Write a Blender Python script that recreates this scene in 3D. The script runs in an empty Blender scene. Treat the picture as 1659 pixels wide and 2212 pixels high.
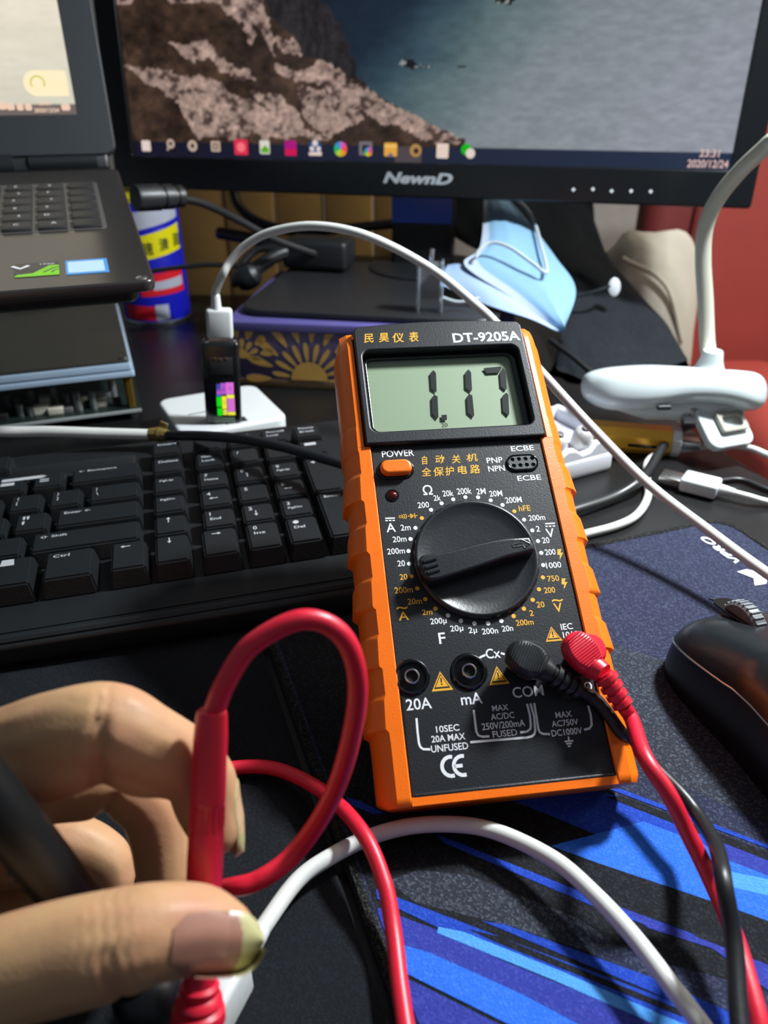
import bpy, bmesh, math, random
import numpy as np
from mathutils import Vector, Matrix
from mathutils.bvhtree import BVHTree

random.seed(7)
rng = np.random.default_rng(11)
SC = bpy.context.scene
COL = SC.collection
MM = 0.001            # every dimension below is in millimetres

# ------------------------------------------------------------------ camera, world, exposure
cam_d = bpy.data.cameras.new('camera')
cam = bpy.data.objects.new('camera', cam_d)
COL.objects.link(cam)
cam.location = (0, 0, 0.216)
cam.rotation_euler = (math.radians(90 - 29.5), 0, 0)
cam_d.sensor_fit = 'VERTICAL'
cam_d.sensor_height = 36.0
cam_d.lens = 36.0 * 1662 / 2212
cam_d.clip_start = 0.01
cam_d.clip_end = 20
cam_d.dof.use_dof = True
cam_d.dof.focus_distance = 0.285
cam_d.dof.aperture_fstop = 11.5
SC.camera = cam
w = bpy.data.worlds.new('room_air')
SC.world = w
w.use_nodes = True
w.node_tree.nodes['Background'].inputs[0].default_value = (0.70, 0.82, 1.0, 1)
w.node_tree.nodes['Background'].inputs[1].default_value = 0.18
SC.view_settings.view_transform = 'Standard'
SC.view_settings.look = 'None'
SC.view_settings.gamma = 1
SC.view_settings.use_curve_mapping = False
SC.view_settings.exposure = 0.0
LAMP_POS = (352, 455, 510)     # head of the clip lamp (its light is built with the lamp)
LAMP_AIM = (170, 290, 0)
LAMP_POWER = 10.0
# added fill from above, no lamp seen, to brighten the wall and chair
cl = bpy.data.lights.new('overhead_fill_light', 'AREA')
cl.shape = 'DISK'; cl.size = 0.5; cl.energy = 4.0; cl.color = (1.0, 0.90, 0.76)
clo = bpy.data.objects.new('overhead_fill_light', cl); COL.objects.link(clo)
clo.location = (0.75, 0.9, 1.9)
clo.rotation_euler = (Vector((0.6, 0.95, 0.0)) - clo.location).to_track_quat('-Z', 'Y').to_euler()

# second added fill, unseen at the right, lifting the back wall, planks and chair
rl = bpy.data.lights.new('right_fill_light', 'AREA')
rl.shape = 'DISK'; rl.size = 0.35; rl.energy = 5.5; rl.color = (1.0, 0.92, 0.82)
rlo = bpy.data.objects.new('right_fill_light', rl); COL.objects.link(rlo)
rlo.location = (1.25, 0.55, 0.65)
rlo.rotation_euler = (Vector((0.25, 1.15, 0.05)) - rlo.location).to_track_quat('-Z', 'Y').to_euler()

# ------------------------------------------------------------------ helpers
def srgb(r, g, b):
    return tuple(((c / 255) / 12.92 if c <= 10 else ((c / 255 + 0.055) / 1.055) ** 2.4) for c in (r, g, b))

MATS = {}
def mat(name, rgb, rough=0.5, metal=0.0, var=0.12, nscale=60, bump=0.0, bscale=400, spec=0.5, emit=0.0, trans=0.0, coat=0.0, sss=0.0, alpha=1.0, ior=1.5):
    m = bpy.data.materials.new(name); m.use_nodes = True
    nt = m.node_tree; b = nt.nodes['Principled BSDF']; L = nt.links
    c = srgb(*rgb)
    b.inputs['Base Color'].default_value = (*c, 1)
    b.inputs['Roughness'].default_value = rough; b.inputs['Metallic'].default_value = metal
    b.inputs['Specular IOR Level'].default_value = spec; b.inputs['IOR'].default_value = ior
    b.inputs['Transmission Weight'].default_value = trans; b.inputs['Coat Weight'].default_value = coat
    b.inputs['Alpha'].default_value = alpha
    if sss:
        b.inputs['Subsurface Weight'].default_value = sss
        b.inputs['Subsurface Radius'].default_value = (1.0, 0.35, 0.2); b.inputs['Subsurface Scale'].default_value = 0.003
    tc = nt.nodes.new('ShaderNodeTexCoord')
    if var:
        n = nt.nodes.new('ShaderNodeTexNoise'); n.inputs['Scale'].default_value = nscale; n.inputs['Detail'].default_value = 4
        L.new(tc.outputs['Object'], n.inputs['Vector'])
        mx = nt.nodes.new('ShaderNodeMix'); mx.data_type = 'RGBA'
        mx.inputs[6].default_value = (*[x * (1 - var) for x in c], 1); mx.inputs[7].default_value = (*[min(1, x * (1 + var)) for x in c], 1)
        L.new(n.outputs['Fac'], mx.inputs[0]); L.new(mx.outputs[2], b.inputs['Base Color'])
    if bump:
        n2 = nt.nodes.new('ShaderNodeTexNoise'); n2.inputs['Scale'].default_value = bscale; n2.inputs['Detail'].default_value = 2
        L.new(tc.outputs['Object'], n2.inputs['Vector'])
        bp = nt.nodes.new('ShaderNodeBump'); bp.inputs['Strength'].default_value = bump; bp.inputs['Distance'].default_value = 0.0004
        L.new(n2.outputs['Fac'], bp.inputs['Height']); L.new(bp.outputs['Normal'], b.inputs['Normal'])
    if emit:
        b.inputs['Emission Color'].default_value = (*c, 1); b.inputs['Emission Strength'].default_value = emit
    MATS[name] = m
    return m

def glow(name, rgb, s=1.0):
    m = bpy.data.materials.new(name); m.use_nodes = True
    nt = m.node_tree; nt.nodes.clear()
    e = nt.nodes.new('ShaderNodeEmission'); e.inputs[0].default_value = (*srgb(*rgb), 1); e.inputs[1].default_value = s
    o = nt.nodes.new('ShaderNodeOutputMaterial'); nt.links.new(e.outputs[0], o.inputs[0])
    return m

def fabric(name, rgb, fleck, scale=900, amount=0.35, bump=0.5):
    """woven cloth: base colour with small light flecks and a fine bump"""
    m = mat(name, rgb, 0.9, var=0.15, nscale=40)
    nt = m.node_tree; L = nt.links; b = nt.nodes['Principled BSDF']
    b.inputs['Specular IOR Level'].default_value = 0.25
    tc = [n for n in nt.nodes if n.type == 'TEX_COORD'][0]
    v = nt.nodes.new('ShaderNodeTexVoronoi'); v.inputs['Scale'].default_value = scale
    L.new(tc.outputs['Object'], v.inputs['Vector'])
    sep = nt.nodes.new('ShaderNodeSeparateColor'); L.new(v.outputs['Color'], sep.inputs[0])
    rp = nt.nodes.new('ShaderNodeValToRGB'); rp.color_ramp.elements[0].position = 0.55; rp.color_ramp.elements[1].position = 1.0
    rp.color_ramp.elements[1].color = (amount, amount, amount, 1)
    L.new(sep.outputs[0], rp.inputs[0])
    mx = nt.nodes.new('ShaderNodeMix'); mx.data_type = 'RGBA'
    src = b.inputs['Base Color'].links[0].from_socket
    L.new(rp.outputs[0], mx.inputs[0]); L.new(src, mx.inputs[6]); mx.inputs[7].default_value = (*srgb(*fleck), 1)
    L.new(mx.outputs[2], b.inputs['Base Color'])
    bp = nt.nodes.new('ShaderNodeBump'); bp.inputs['Strength'].default_value = bump; bp.inputs['Distance'].default_value = 0.0005
    L.new(v.outputs['Distance'], bp.inputs['Height']); L.new(bp.outputs['Normal'], b.inputs['Normal'])
    return m

def pane(name, tint=(1, 1, 1), refl=0.02):
    m = bpy.data.materials.new(name); m.use_nodes = True
    nt = m.node_tree; nt.nodes.clear(); L = nt.links
    t = nt.nodes.new('ShaderNodeBsdfTransparent'); t.inputs[0].default_value = (*tint, 1)
    g = nt.nodes.new('ShaderNodeBsdfGlossy'); g.inputs['Roughness'].default_value = 0.08
    mx = nt.nodes.new('ShaderNodeMixShader'); o = nt.nodes.new('ShaderNodeOutputMaterial')
    mx.inputs[0].default_value = refl
    L.new(t.outputs[0], mx.inputs[1]); L.new(g.outputs[0], mx.inputs[2]); L.new(mx.outputs[0], o.inputs[0])
    return m

def T(x=0, y=0, z=0): return Matrix.Translation((x, y, z))
def RZ(d): return Matrix.Rotation(math.radians(d), 4, 'Z')
def RX(d): return Matrix.Rotation(math.radians(d), 4, 'X')
def RY(d): return Matrix.Rotation(math.radians(d), 4, 'Y')
def frame(o, yaw=0, tilt=0): return Matrix.Translation(o) @ RZ(yaw) @ RX(tilt)
I4 = Matrix.Identity(4)

def along(a, b, up=(0, 0, 1)):
    """frame at a whose z axis runs to b"""
    a = Vector(a); z = (Vector(b) - a).normalized()
    x = Vector(up).cross(z)
    if x.length < 1e-4: x = Vector((1, 0, 0))
    x.normalize(); y = z.cross(x)
    m = Matrix((x, y, z)).transposed().to_4x4(); m.translation = a
    return m

def spline(pts, n=8):
    """Catmull-Rom through points"""
    P = [Vector(p) for p in pts]
    if len(P) < 3: return P
    P = [P[0] * 2 - P[1]] + P + [P[-1] * 2 - P[-2]]
    out = []
    for i in range(1, len(P) - 2):
        a, b, c, d = P[i - 1:i + 3]
        for k in range(n):
            t = k / n
            out.append(0.5 * ((2 * b) + (c - a) * t + (2 * a - 5 * b + 4 * c - d) * t * t + (3 * b - a - 3 * c + d) * t ** 3))
    out.append(P[-2])
    return out

class MB:
    def __init__(s): s.v = []; s.f = []; s.m = []
    def add(s, vs, fs, mi=0, M=I4):
        o = len(s.v); s.v += [M @ Vector(p) for p in vs]; s.f += [[i + o for i in f] for f in fs]; s.m += [mi] * len(fs); return s
    def bm(s, bm, mi=0, M=I4):
        bm.verts.index_update(); s.add([v.co.copy() for v in bm.verts], [[v.index for v in f.verts] for f in bm.faces], mi, M); bm.free(); return s
    def box(s, c, d, r=0, seg=3, mi=0, M=I4, taper=0.0):
        b = bmesh.new(); bmesh.ops.create_cube(b, size=1)
        for v in b.verts:
            k = 1 - taper if v.co.z > 0 else 1
            v.co = Vector((v.co.x * d[0] * k, v.co.y * d[1] * k, v.co.z * d[2]))
        if r: bmesh.ops.bevel(b, geom=b.edges[:], offset=min(r, min(d) * 0.49), segments=seg, affect='EDGES', profile=0.5)
        return s.bm(b, mi, M @ T(*c))
    def tube(s, pts, r, seg=12, mi=0, M=I4, n=8, cap=True, smooth=True):
        P = spline(pts, n) if smooth else [Vector(p) for p in pts]
        k = len(P)
        if not hasattr(r, '__len__'): R = [r] * k
        else: R = list(np.interp(np.linspace(0, 1, k), np.linspace(0, 1, len(r)), r))
        t = [(P[min(i + 1, k - 1)] - P[max(i - 1, 0)]).normalized() for i in range(k)]
        u = t[0].orthogonal().normalized(); vs = []; fs = []
        for i in range(k):
            u = (u - t[i] * u.dot(t[i])).normalized(); w_ = t[i].cross(u)
            for j in range(seg):
                a = 2 * math.pi * j / seg; vs.append(P[i] + (u * math.cos(a) + w_ * math.sin(a)) * R[i])
        for i in range(k - 1):
            for j in range(seg):
                a = i * seg + j; b = i * seg + (j + 1) % seg; fs.append([a, b, b + seg, a + seg])
        if cap: fs += [list(range(seg))[::-1], list(range((k - 1) * seg, k * seg))]
        return s.add(vs, fs, mi, M)
    def lathe(s, prof, seg=32, mi=0, M=I4, sx=1, sy=1):
        vs = [(r_ * math.cos(2 * math.pi * j / seg) * sx, r_ * math.sin(2 * math.pi * j / seg) * sy, z) for r_, z in prof for j in range(seg)]
        fs = [[i * seg + j, i * seg + (j + 1) % seg, (i + 1) * seg + (j + 1) % seg, (i + 1) * seg + j] for i in range(len(prof) - 1) for j in range(seg)]
        if prof[0][0] > 0: fs.append(list(range(seg))[::-1])
        if prof[-1][0] > 0: k = len(prof) - 1; fs.append(list(range(k * seg, (k + 1) * seg)))
        return s.add(vs, fs, mi, M)
    def loft(s, rings, mi=0, M=I4, cap=True):
        n = len(rings[0]); vs = [p for r_ in rings for p in r_]
        fs = [[i * n + j, i * n + (j + 1) % n, (i + 1) * n + (j + 1) % n, (i + 1) * n + j] for i in range(len(rings) - 1) for j in range(n)]
        if cap: fs += [list(range(n))[::-1], list(range((len(rings) - 1) * n, len(rings) * n))]
        return s.add(vs, fs, mi, M)
    def grid(s, fn, nu, nv, mi=0, M=I4):
        vs = [fn(i / nu, j / nv) for j in range(nv + 1) for i in range(nu + 1)]
        fs = [[j * (nu + 1) + i, j * (nu + 1) + i + 1, (j + 1) * (nu + 1) + i + 1, (j + 1) * (nu + 1) + i] for j in range(nv) for i in range(nu)]
        return s.add(vs, fs, mi, M)
    def plate(s, outlines, z0, z1, bev=0.0, mi=0, M=I4, seg=2):
        """flat plate with holes: first outline is the outside"""
        c = bpy.data.curves.new('tmp', 'CURVE'); c.dimensions = '2D'; c.fill_mode = 'BOTH'
        c.extrude = max((z1 - z0) / 2 - bev, 1e-4); c.bevel_depth = bev; c.bevel_resolution = seg; c.offset = -bev
        for o in outlines:
            sp = c.splines.new('POLY'); sp.points.add(len(o) - 1); sp.use_cyclic_u = True
            for i, p in enumerate(o): sp.points[i].co = (p[0], p[1], 0, 1)
        ob = bpy.data.objects.new('tmp', c); me = ob.to_mesh()
        s.add([v.co.copy() for v in me.vertices], [list(p.vertices) for p in me.polygons], mi, M @ T(0, 0, (z0 + z1) / 2))
        ob.to_mesh_clear(); bpy.data.objects.remove(ob); bpy.data.curves.remove(c); return s
    def flat(s, pts, z=0, mi=0, M=I4): return s.add([(p[0], p[1], z) for p in pts], [list(range(len(pts)))], mi, M)
    def ribbon(s, pts, wd, z=0, mi=0, M=I4, smooth=False):
        P = [Vector((p[0], p[1], 0)) for p in pts]
        if smooth: P = spline(P, 6)
        vs = []
        for i, p in enumerate(P):
            t = (P[min(i + 1, len(P) - 1)] - P[max(i - 1, 0)]).normalized(); nrm = Vector((-t.y, t.x, 0)) * wd / 2
            vs += [(p.x + nrm.x, p.y + nrm.y, z), (p.x - nrm.x, p.y - nrm.y, z)]
        return s.add(vs, [[2 * i, 2 * i + 1, 2 * i + 3, 2 * i + 2] for i in range(len(P) - 1)], mi, M)
    def text(s, body, x, y, w_, h, z=0, mi=0, M=I4, bold=0.0, thick=0.0, shear=0.0):
        vs, fs = glyphs(body, bold, shear)
        if not vs: return s
        xs = [p[0] for p in vs]; ys = [p[1] for p in vs]
        bw = max(xs) - min(xs) or 1; bh = max(ys) - min(ys) or 1
        kx = (w_ / bw) if w_ else h / bh; ky = (h / bh) if h else kx
        cx = (max(xs) + min(xs)) / 2; cy = (max(ys) + min(ys)) / 2
        return s.add([((p[0] - cx) * kx + x, (p[1] - cy) * ky + y, z) for p in vs], fs, mi, M)
    def disc(s, x, y, r_, z=0, mi=0, M=I4, seg=16): return s.flat([(x + r_ * math.cos(2 * math.pi * i / seg), y + r_ * math.sin(2 * math.pi * i / seg)) for i in range(seg)], z, mi, M)

_G = {}
def glyphs(body, bold=0.0, shear=0.0):
    k = (body, bold, shear)
    if k not in _G:
        c = bpy.data.curves.new('tmp', 'FONT'); c.body = body; c.size = 1; c.offset = bold; c.shear = shear; c.resolution_u = 3
        ob = bpy.data.objects.new('tmp', c); me = ob.to_mesh()
        _G[k] = ([tuple(v.co) for v in me.vertices], [list(p.vertices) for p in me.polygons])
        ob.to_mesh_clear(); bpy.data.objects.remove(ob); bpy.data.curves.remove(c)
    return _G[k]

FR = {}
def thing(name, label, cat, F, group=None):
    o = bpy.data.objects.new(name, None); COL.objects.link(o); o.empty_display_size = 0.01
    Fm = F.copy(); FR[o.name] = Fm
    S_ = F.copy(); S_.translation = F.translation * MM; o.matrix_world = S_
    o['label'] = label; o['category'] = cat
    if group: o['group'] = group
    return o

def obj(name, mb, mats, parent=None, F=I4, smooth=35, label=None, origin=None):
    """link the builder as ONE mesh; F maps its coordinates to the world (mm)"""
    me = bpy.data.meshes.new(name)
    base = FR[parent.name] if parent is not None else (Matrix.Translation(origin) if origin is not None else F)
    K = base.inverted() @ F
    vs = [tuple((K @ p) * MM) for p in mb.v]
    me.from_pydata(vs, [], mb.f)
    for m_ in (mats if isinstance(mats, (list, tuple)) else [mats]): me.materials.append(m_)
    me.polygons.foreach_set('material_index', mb.m)
    if smooth:
        me.polygons.foreach_set('use_smooth', [True] * len(me.polygons)); me.set_sharp_from_angle(angle=math.radians(smooth))
    me.update()
    o = bpy.data.objects.new(name, me); COL.objects.link(o)
    if parent is not None: o.parent = parent; FR[o.name] = base
    else:
        B = base.copy(); B.translation = base.translation * MM; o.matrix_world = B; FR[o.name] = base
    if label: o['label'] = label
    return o

def tag(o, label, cat, group=None, kind=None):
    o['label'] = label; o['category'] = cat
    if group: o['group'] = group
    if kind: o['kind'] = kind
    return o
def struct(o): o['kind'] = 'structure'; return o

def rrect(x0, y0, x1, y1, r, n=5):
    r = min(r, abs(x1 - x0) / 2, abs(y1 - y0) / 2); out = []
    for cx, cy, a0 in ((x1 - r, y1 - r, 0), (x0 + r, y1 - r, 90), (x0 + r, y0 + r, 180), (x1 - r, y0 + r, 270)):
        for i in range(n + 1):
            a = math.radians(a0 + 90 * i / n); out.append((cx + r * math.cos(a), cy + r * math.sin(a)))
    return out
def circ(x, y, r, n=24): return [(x + r * math.cos(2 * math.pi * i / n), y + r * math.sin(2 * math.pi * i / n)) for i in range(n)]

# ------------------------------------------------------------------ shared materials
m_black = mat('black_plastic', (26, 28, 30), 0.42, bump=0.15, bscale=900)
m_gloss = mat('black_gloss', (12, 13, 15), 0.12, var=0.05, spec=0.6)
m_dark = mat('charcoal_plastic', (38, 40, 43), 0.5, bump=0.2, bscale=1200)
m_white = mat('white_plastic', (208, 212, 212), 0.35, var=0.03)
m_wcable = mat('white_cable_rubber', (206, 207, 202), 0.4, var=0.05)
m_bcable = mat('black_cable_rubber', (24, 26, 28), 0.38, var=0.1)
m_red = mat('red_test_lead_rubber', (206, 24, 50), 0.4, var=0.05, bump=0.1, bscale=600, sss=0.1)
m_metal = mat('bright_metal', (190, 190, 188), 0.28, 1.0, var=0.06)
m_orange = mat('orange_holster_rubber', (242, 112, 4), 0.38, var=0.05, bump=0.12, bscale=1500)
m_panel = mat('black_panel_plastic', (25, 27, 31), 0.46, var=0.12, bump=0.2, bscale=1600, spec=0.4)
m_ink = mat('white_ink', (226, 228, 230), 0.6, var=0.03)
m_gold = mat('yellow_ink', (226, 165, 30), 0.6, var=0.06)

# ------------------------------------------------------------------ the room and the desk
m_wall = mat('cream_wall_paint', (205, 203, 196), 0.8, bump=0.1, bscale=80)
m_floor = mat('brown_floor_laminate', (92, 74, 58), 0.5)
struct(obj('floor', MB().box((0, 0, -760), (3400, 2640, 20)), m_floor))
struct(obj('wall_back', MB().box((0, 1330, 500), (3400, 40, 2520)), m_wall))
struct(obj('wall_right', MB().box((1700, 0, 500), (40, 2640, 2520)), m_wall))

m_desk = mat('dark_desk_wood', (19, 19, 20), 0.34, var=0.25, nscale=12, bump=0.1, bscale=120, spec=0.35)
t = thing('desk', 'black wooden desk that carries the keyboard, meter, monitor and laptop', 'desk', frame((-150, 380, -760)))
mb = MB().plate([[(-760, -360), (262, -360), (238, 420), (225, 465), (205, 545), (205, 884), (-760, 884)]], -26, 0, 1.5)
obj('desktop', mb, m_desk, t)
for x, y in ((-720, -320), (190, -320), (-720, 840), (170, 840)):
    obj('leg', MB().box((x, y, -388), (44, 44, 724), 3), m_desk, t)

m_plank = mat('yellow_brown_panel_wood', (214, 172, 100), 0.6, var=0.25, nscale=14, bump=0.15, bscale=60)
t = thing('plank_panel', 'yellow-brown panel of upright planks standing behind the desk', 'panel', frame((-120, 900, -750)))
for i in range(6):
    x = -255 + i * 54.0
    obj('plank', MB().box((x, 900 + (i % 2) * 1.2, -100), (52.4, 12, 1300), 1.6), m_plank, t)
obj('rail', MB().box((-120, 912, 200), (324, 10, 40), 2), m_plank, t)

m_mat = fabric('black_cloth_mat', (11, 14, 19), (60, 70, 84), 1700, 0.10, 0.3)
PF = frame((189, 371, 3), 19.5)
# black mat under the hand: its right edge runs along the printed pad
def pl(x, y): p = PF @ Vector((x, y, 0)); return (p.x, p.y)
e0 = pl(-265, 70); e1 = pl(-265, -330)
mb = MB().plate([[e1, e0, (-120, 332), (-560, 215), (-560, -120)]], 0.05, 2.4, 0.8)
o = obj('desk_mat', mb, m_mat, origin=(-200, 120, 0)); tag(o, 'plain black cloth desk mat under the hand, left of the blue mouse pad', 'mat')

# the printed mouse pad
m_pad = fabric('navy_pad_cloth', (32, 36, 58), (88, 96, 120), 1500, 0.35, 0.5)
m_pblk = fabric('black_pad_print', (14, 16, 21), (64, 70, 80), 1500, 0.22, 0.4)
m_pgry = fabric('grey_pad_print', (36, 40, 50), (96, 104, 116), 1400, 0.40, 0.5)
m_pb1 = fabric('deep_blue_pad_print', (22, 58, 160), (70, 110, 200), 1600, 0.25, 0.4)
m_pb2 = fabric('mid_blue_pad_print', (38, 98, 205), (90, 140, 225), 1600, 0.25, 0.4)
m_pb3 = fabric('indigo_pad_print', (42, 52, 140), (80, 96, 180), 1600, 0.25, 0.4)
m_pb4 = fabric('light_blue_pad_print', (72, 142, 214), (110, 170, 228), 1600, 0.25, 0.4)
m_edge = fabric('black_pad_binding', (14, 15, 17), (110, 112, 100), 2200, 0.3, 0.8)
t = thing('mouse_pad', 'navy mouse pad with blue slanted stripe print under the meter and mouse', 'mouse pad', PF @ T(-132, -130, -3))
obj('pad', MB().plate([rrect(-262, -330, 0, 0, 14)], -2.95, 0, 0.8), m_pad, t, PF)
# raised black binding around the rim
ring = [(p[0], p[1], -0.9) for p in rrect(-260.2, -328.2, -1.6, -1.6, 13)]
b = MB().tube(ring + [ring[0]], 1.9, 8, smooth=False)
obj('binding', b, m_edge, t, PF)
pr = [(m_pblk, [(-262, -100), (-262, -329), (-110, -329), (-227.6,-153.3), (-256.1,-125.5)]),
      (m_pgry, [(-132.3,-59.5), (-107.5,-91.2), (-30, -100), (-30, -299), (-147.7,-141.7), (-165.8,-117)]),
      (m_pblk, [(-262, 0), (-262, -140), (-252.4,-128.7), (-230,-116.9), (-220,-71.9), (-200, -5)]),  # black print, with the shade left of the meter painted into it
      (m_pblk, [(-250.4,-96.5), (-139.6,-182.8,1), (-166.3,-211.4,1), (-187.2,-196.2), (-220.5,-167), (-255.4,-133.1), (-258.8,-118.8)]),
      (m_pblk, [(-254.5,-158.8), (-244.6,-153.8), (-234.7,-158.9), (-174.6,-217.3,1), (-174.8,-220.5,1), (-194.7,-213.5,1)]),
      (m_pgry, [(-251.8,-147.2), (-241.7,-146.6), (-227.6,-153.3), (-203.2,-177), (-197.4,-187), (-205,-187.1), (-223.2,-172.1), (-245.7,-156.6)]),
      (m_pb1, [(-204.5,-129.6), (-177.3,-135.5), (-165.6,-144.2), (-151,-162.7), (-136,-178.9,1), (-142.5,-185.9,1), (-167.7,-158.7), (-182.7,-153.8)]),
      (m_pb2, [(-198.4,-152.9), (-182.4,-153.9), (-164.9,-154.9), (-139.6,-182.8,1), (-151.8,-195.9,1), (-158,-189.9), (-166.6,-182.2), (-186.8,-164)]),
      (m_pb4, [(-152.9,-178.1), (-141.9,-185.3,1), (-145.9,-189.6,1), (-154.7,-183.2)]),
      (m_pb3, [(-147.2,-168.2), (-136,-178.9,1), (-141,-184.3,1), (-150.9,-173.6)]),
      (m_pblk, [(-170.8,-142.4), (-165.4,-143.9), (-135,-177.9,1), (-137.2,-180.2,1)]),
      (m_pb1, [(-167.8,-140.1), (-164.3,-141), (-133,-175.7,1), (-134,-176.8,1)]),
      (m_pb1, [(-254.1,-112.9), (-250.5,-115.8), (-244.4,-123.3), (-247.5,-122.8), (-254.4,-116)]),
      (m_pb1, [(-231.3,-136.5), (-227.3,-140.3), (-193.6,-174.3), (-174.7,-192.2), (-176.1,-194), (-196.2,-175.9), (-229.9,-140.7)]),
      (m_pb3, [(-189.7,-178), (-161.3,-206,1), (-166.3,-211.4,1), (-172.5,-197.2), (-185.9,-186.1)]),
      (m_pb1, [(-255.7,-148.5), (-246,-157.3), (-223.2,-177.9), (-183.1,-213.5,1), (-182.4,-217.8,1), (-191.4,-212.9,1), (-237.5,-171.4), (-256.3,-151.6)]),
      (m_pb1, [(-230.1,-168.2), (-224.3,-171.4), (-194.3,-197.6), (-181.1,-211.2), (-183.6,-214.1,1), (-196.6,-200.7)]),
      (m_pb3, [(-257.2,-154.3), (-243.2,-166.5), (-228.3,-181.9), (-199.4,-208.5,1), (-212.6,-209.4,1), (-241.8,-180.8), (-259.6,-163.3)]),
      (m_pb4, [(-242.6,-165.7), (-236.5,-169.4), (-215.6,-188.8), (-192.9,-211.2,1), (-198.1,-210.5,1), (-218.7,-190.3), (-243.6,-167.2)]),
      (m_pblk, [(-235,-169.1), (-227.2,-174.3), (-189.1,-210.1), (-190.1,-211.4,1), (-228.2,-176.1)]),
      (m_pb2, [(-260.2,-162.8), (-247.6,-172), (-228.7,-190.6), (-217.1,-203.8,1), (-228,-203.9,1), (-255.8,-175.2), (-261,-171.1)]),
      (m_pb3, [(-260.7,-172), (-254.3,-178.3), (-235.3,-197.9,1), (-241.1,-201.6,1), (-257.5,-188,1)])]
def run_on(pts):
    # stripes run on past the part of the pad that the photo shows
    out = []
    for i, p in enumerate(pts):
        if len(p) == 3:
            for q in sorted((pts[i - 1], pts[(i + 1) % len(pts)]), key=lambda q: -math.hypot(q[0] - p[0], q[1] - p[1])):
                if len(q) == 2:
                    d = Vector((p[0] - q[0], p[1] - q[1])).normalized(); p = (p[0] + d.x * 75, p[1] + d.y * 75); break
            if len(p) == 3: continue
        out.append(p)
    for ax, lim, sg in ((0, -257.6, 1), (0, -3.0, -1), (1, -325.6, 1), (1, -3.0, -1)):      # clip to the cloth inside the binding
        res = []
        for i, b in enumerate(out):
            a = out[i - 1]; da = (a[ax] - lim) * sg; db = (b[ax] - lim) * sg
            if da * db < 0:
                u = da / (da - db); res.append((a[0] + (b[0] - a[0]) * u, a[1] + (b[1] - a[1]) * u))
            if db >= 0: res.append(b)
        out = res
    return out
for i, (m_, pts) in enumerate(pr):
    pts = run_on(pts)
    obj('printed_stripe', MB().flat(pts, 0.05 + 0.012 * i), m_, t, PF, smooth=0)
# white lettering and emblem beside the right rim, reading from the far side
def wordmark(body, p0, p1, h, shear=0.2, side=1):
    a = Vector((*p0, 0)); b2 = Vector((*p1, 0)); d = b2 - a
    Mx = Matrix.Translation((a + b2) / 2 + Vector((0, 0, 0.35))) @ RZ(math.degrees(math.atan2(d.y, d.x)))
    return MB().text(body, 0, 0, d.length, h, bold=0.02, shear=shear, M=Mx)
obj('lettering', wordmark('VPRO', (-25.1,-40.5), (-25.9,-14.1), 5.2), m_ink, t, PF, smooth=0)
obj('emblem', MB().flat([(-32.1,-46.8), (-26.3,-46.7), (-20.7,-51.8), (-22.9,-56.9), (-26.2,-59.9), (-32.6,-59.3), (-28.5,-54.1)], 0.36), m_ink, t, PF, smooth=0)

# ------------------------------------------------------------------ the multimeter
MF = Matrix(((0.99106, -0.10814, 0.07811, 32.83), (0.13338, 0.81186, -0.56841, 230.26), (-0.00195, 0.57375, 0.81903, 66.83), (0, 0, 0, 1)))
METER = thing('multimeter', 'orange and black digital multimeter propped up, reading 1.17 on its display', 'multimeter', MF @ T(0, -79, -22))
# orange holster, lofted from the bottom end to the top end
def holster_ring(y):
    inn = 35.3 if y > 47.6 else 33.1
    rec = -3.6 if -77.3 < y < 104 else 0.4
    if y <= -77.3 : e = (-77.3 - y) / 2.6; sh = 4.5 * e ** 2; zz = 1.0 * e ** 2
    elif y > 93: e = (y - 93) / 9; sh = 6.5 * e ** 1.4; zz = 2.5 * e ** 2
    else: sh = 0; zz = 0
    g = 0
    if -60 < y < 66:
        p = ((y + 46.5 - 2.0) % 20.5) / 20.5        # the top of a raised grip pad is at p = 0.9
        g = 0.15 if p < 0.42 else (1.2 + 0.9 * (0.9 - p) / 0.48 if p < 0.9 else 1.2 * max(0, (0.96 - p) / 0.06))
        if p < 0.42: g += 1.8 * max(0, (p - 0.38) / 0.04)
        g *= 0.95 if y < 42 else 0.3
    fl = 37.6 + 0.55 * g
    prof = [(inn, rec), (inn, 0.5 - zz), (inn + 0.4, 0.8 - zz), (fl, 0.6 - zz), (40.4 + g * 0.8, -1.6 - zz), (42.4 + g - sh * .5, -5.0), (43.0 + g - sh, -10), (43.0 + g - sh, -15), (41.5 - sh, -19), (38.5 - sh, -21.6), (30, -22)]
    return [(x, y, z) for x, z in prof] + [(-x, y, z) for x, z in prof[::-1]]
ys = [-79.9, -79.6, -79.2, -78.6, -77.9, -77.35, -77.25] + list(np.arange(-76.5, 93, 0.7)) + [47.55, 47.65] + [93, 95, 97, 99, 100.5, 101.8, 102.2]
obj('holster', MB().loft([holster_ring(float(y)) for y in sorted(ys)]), m_orange, METER, MF, smooth=28)
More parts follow.
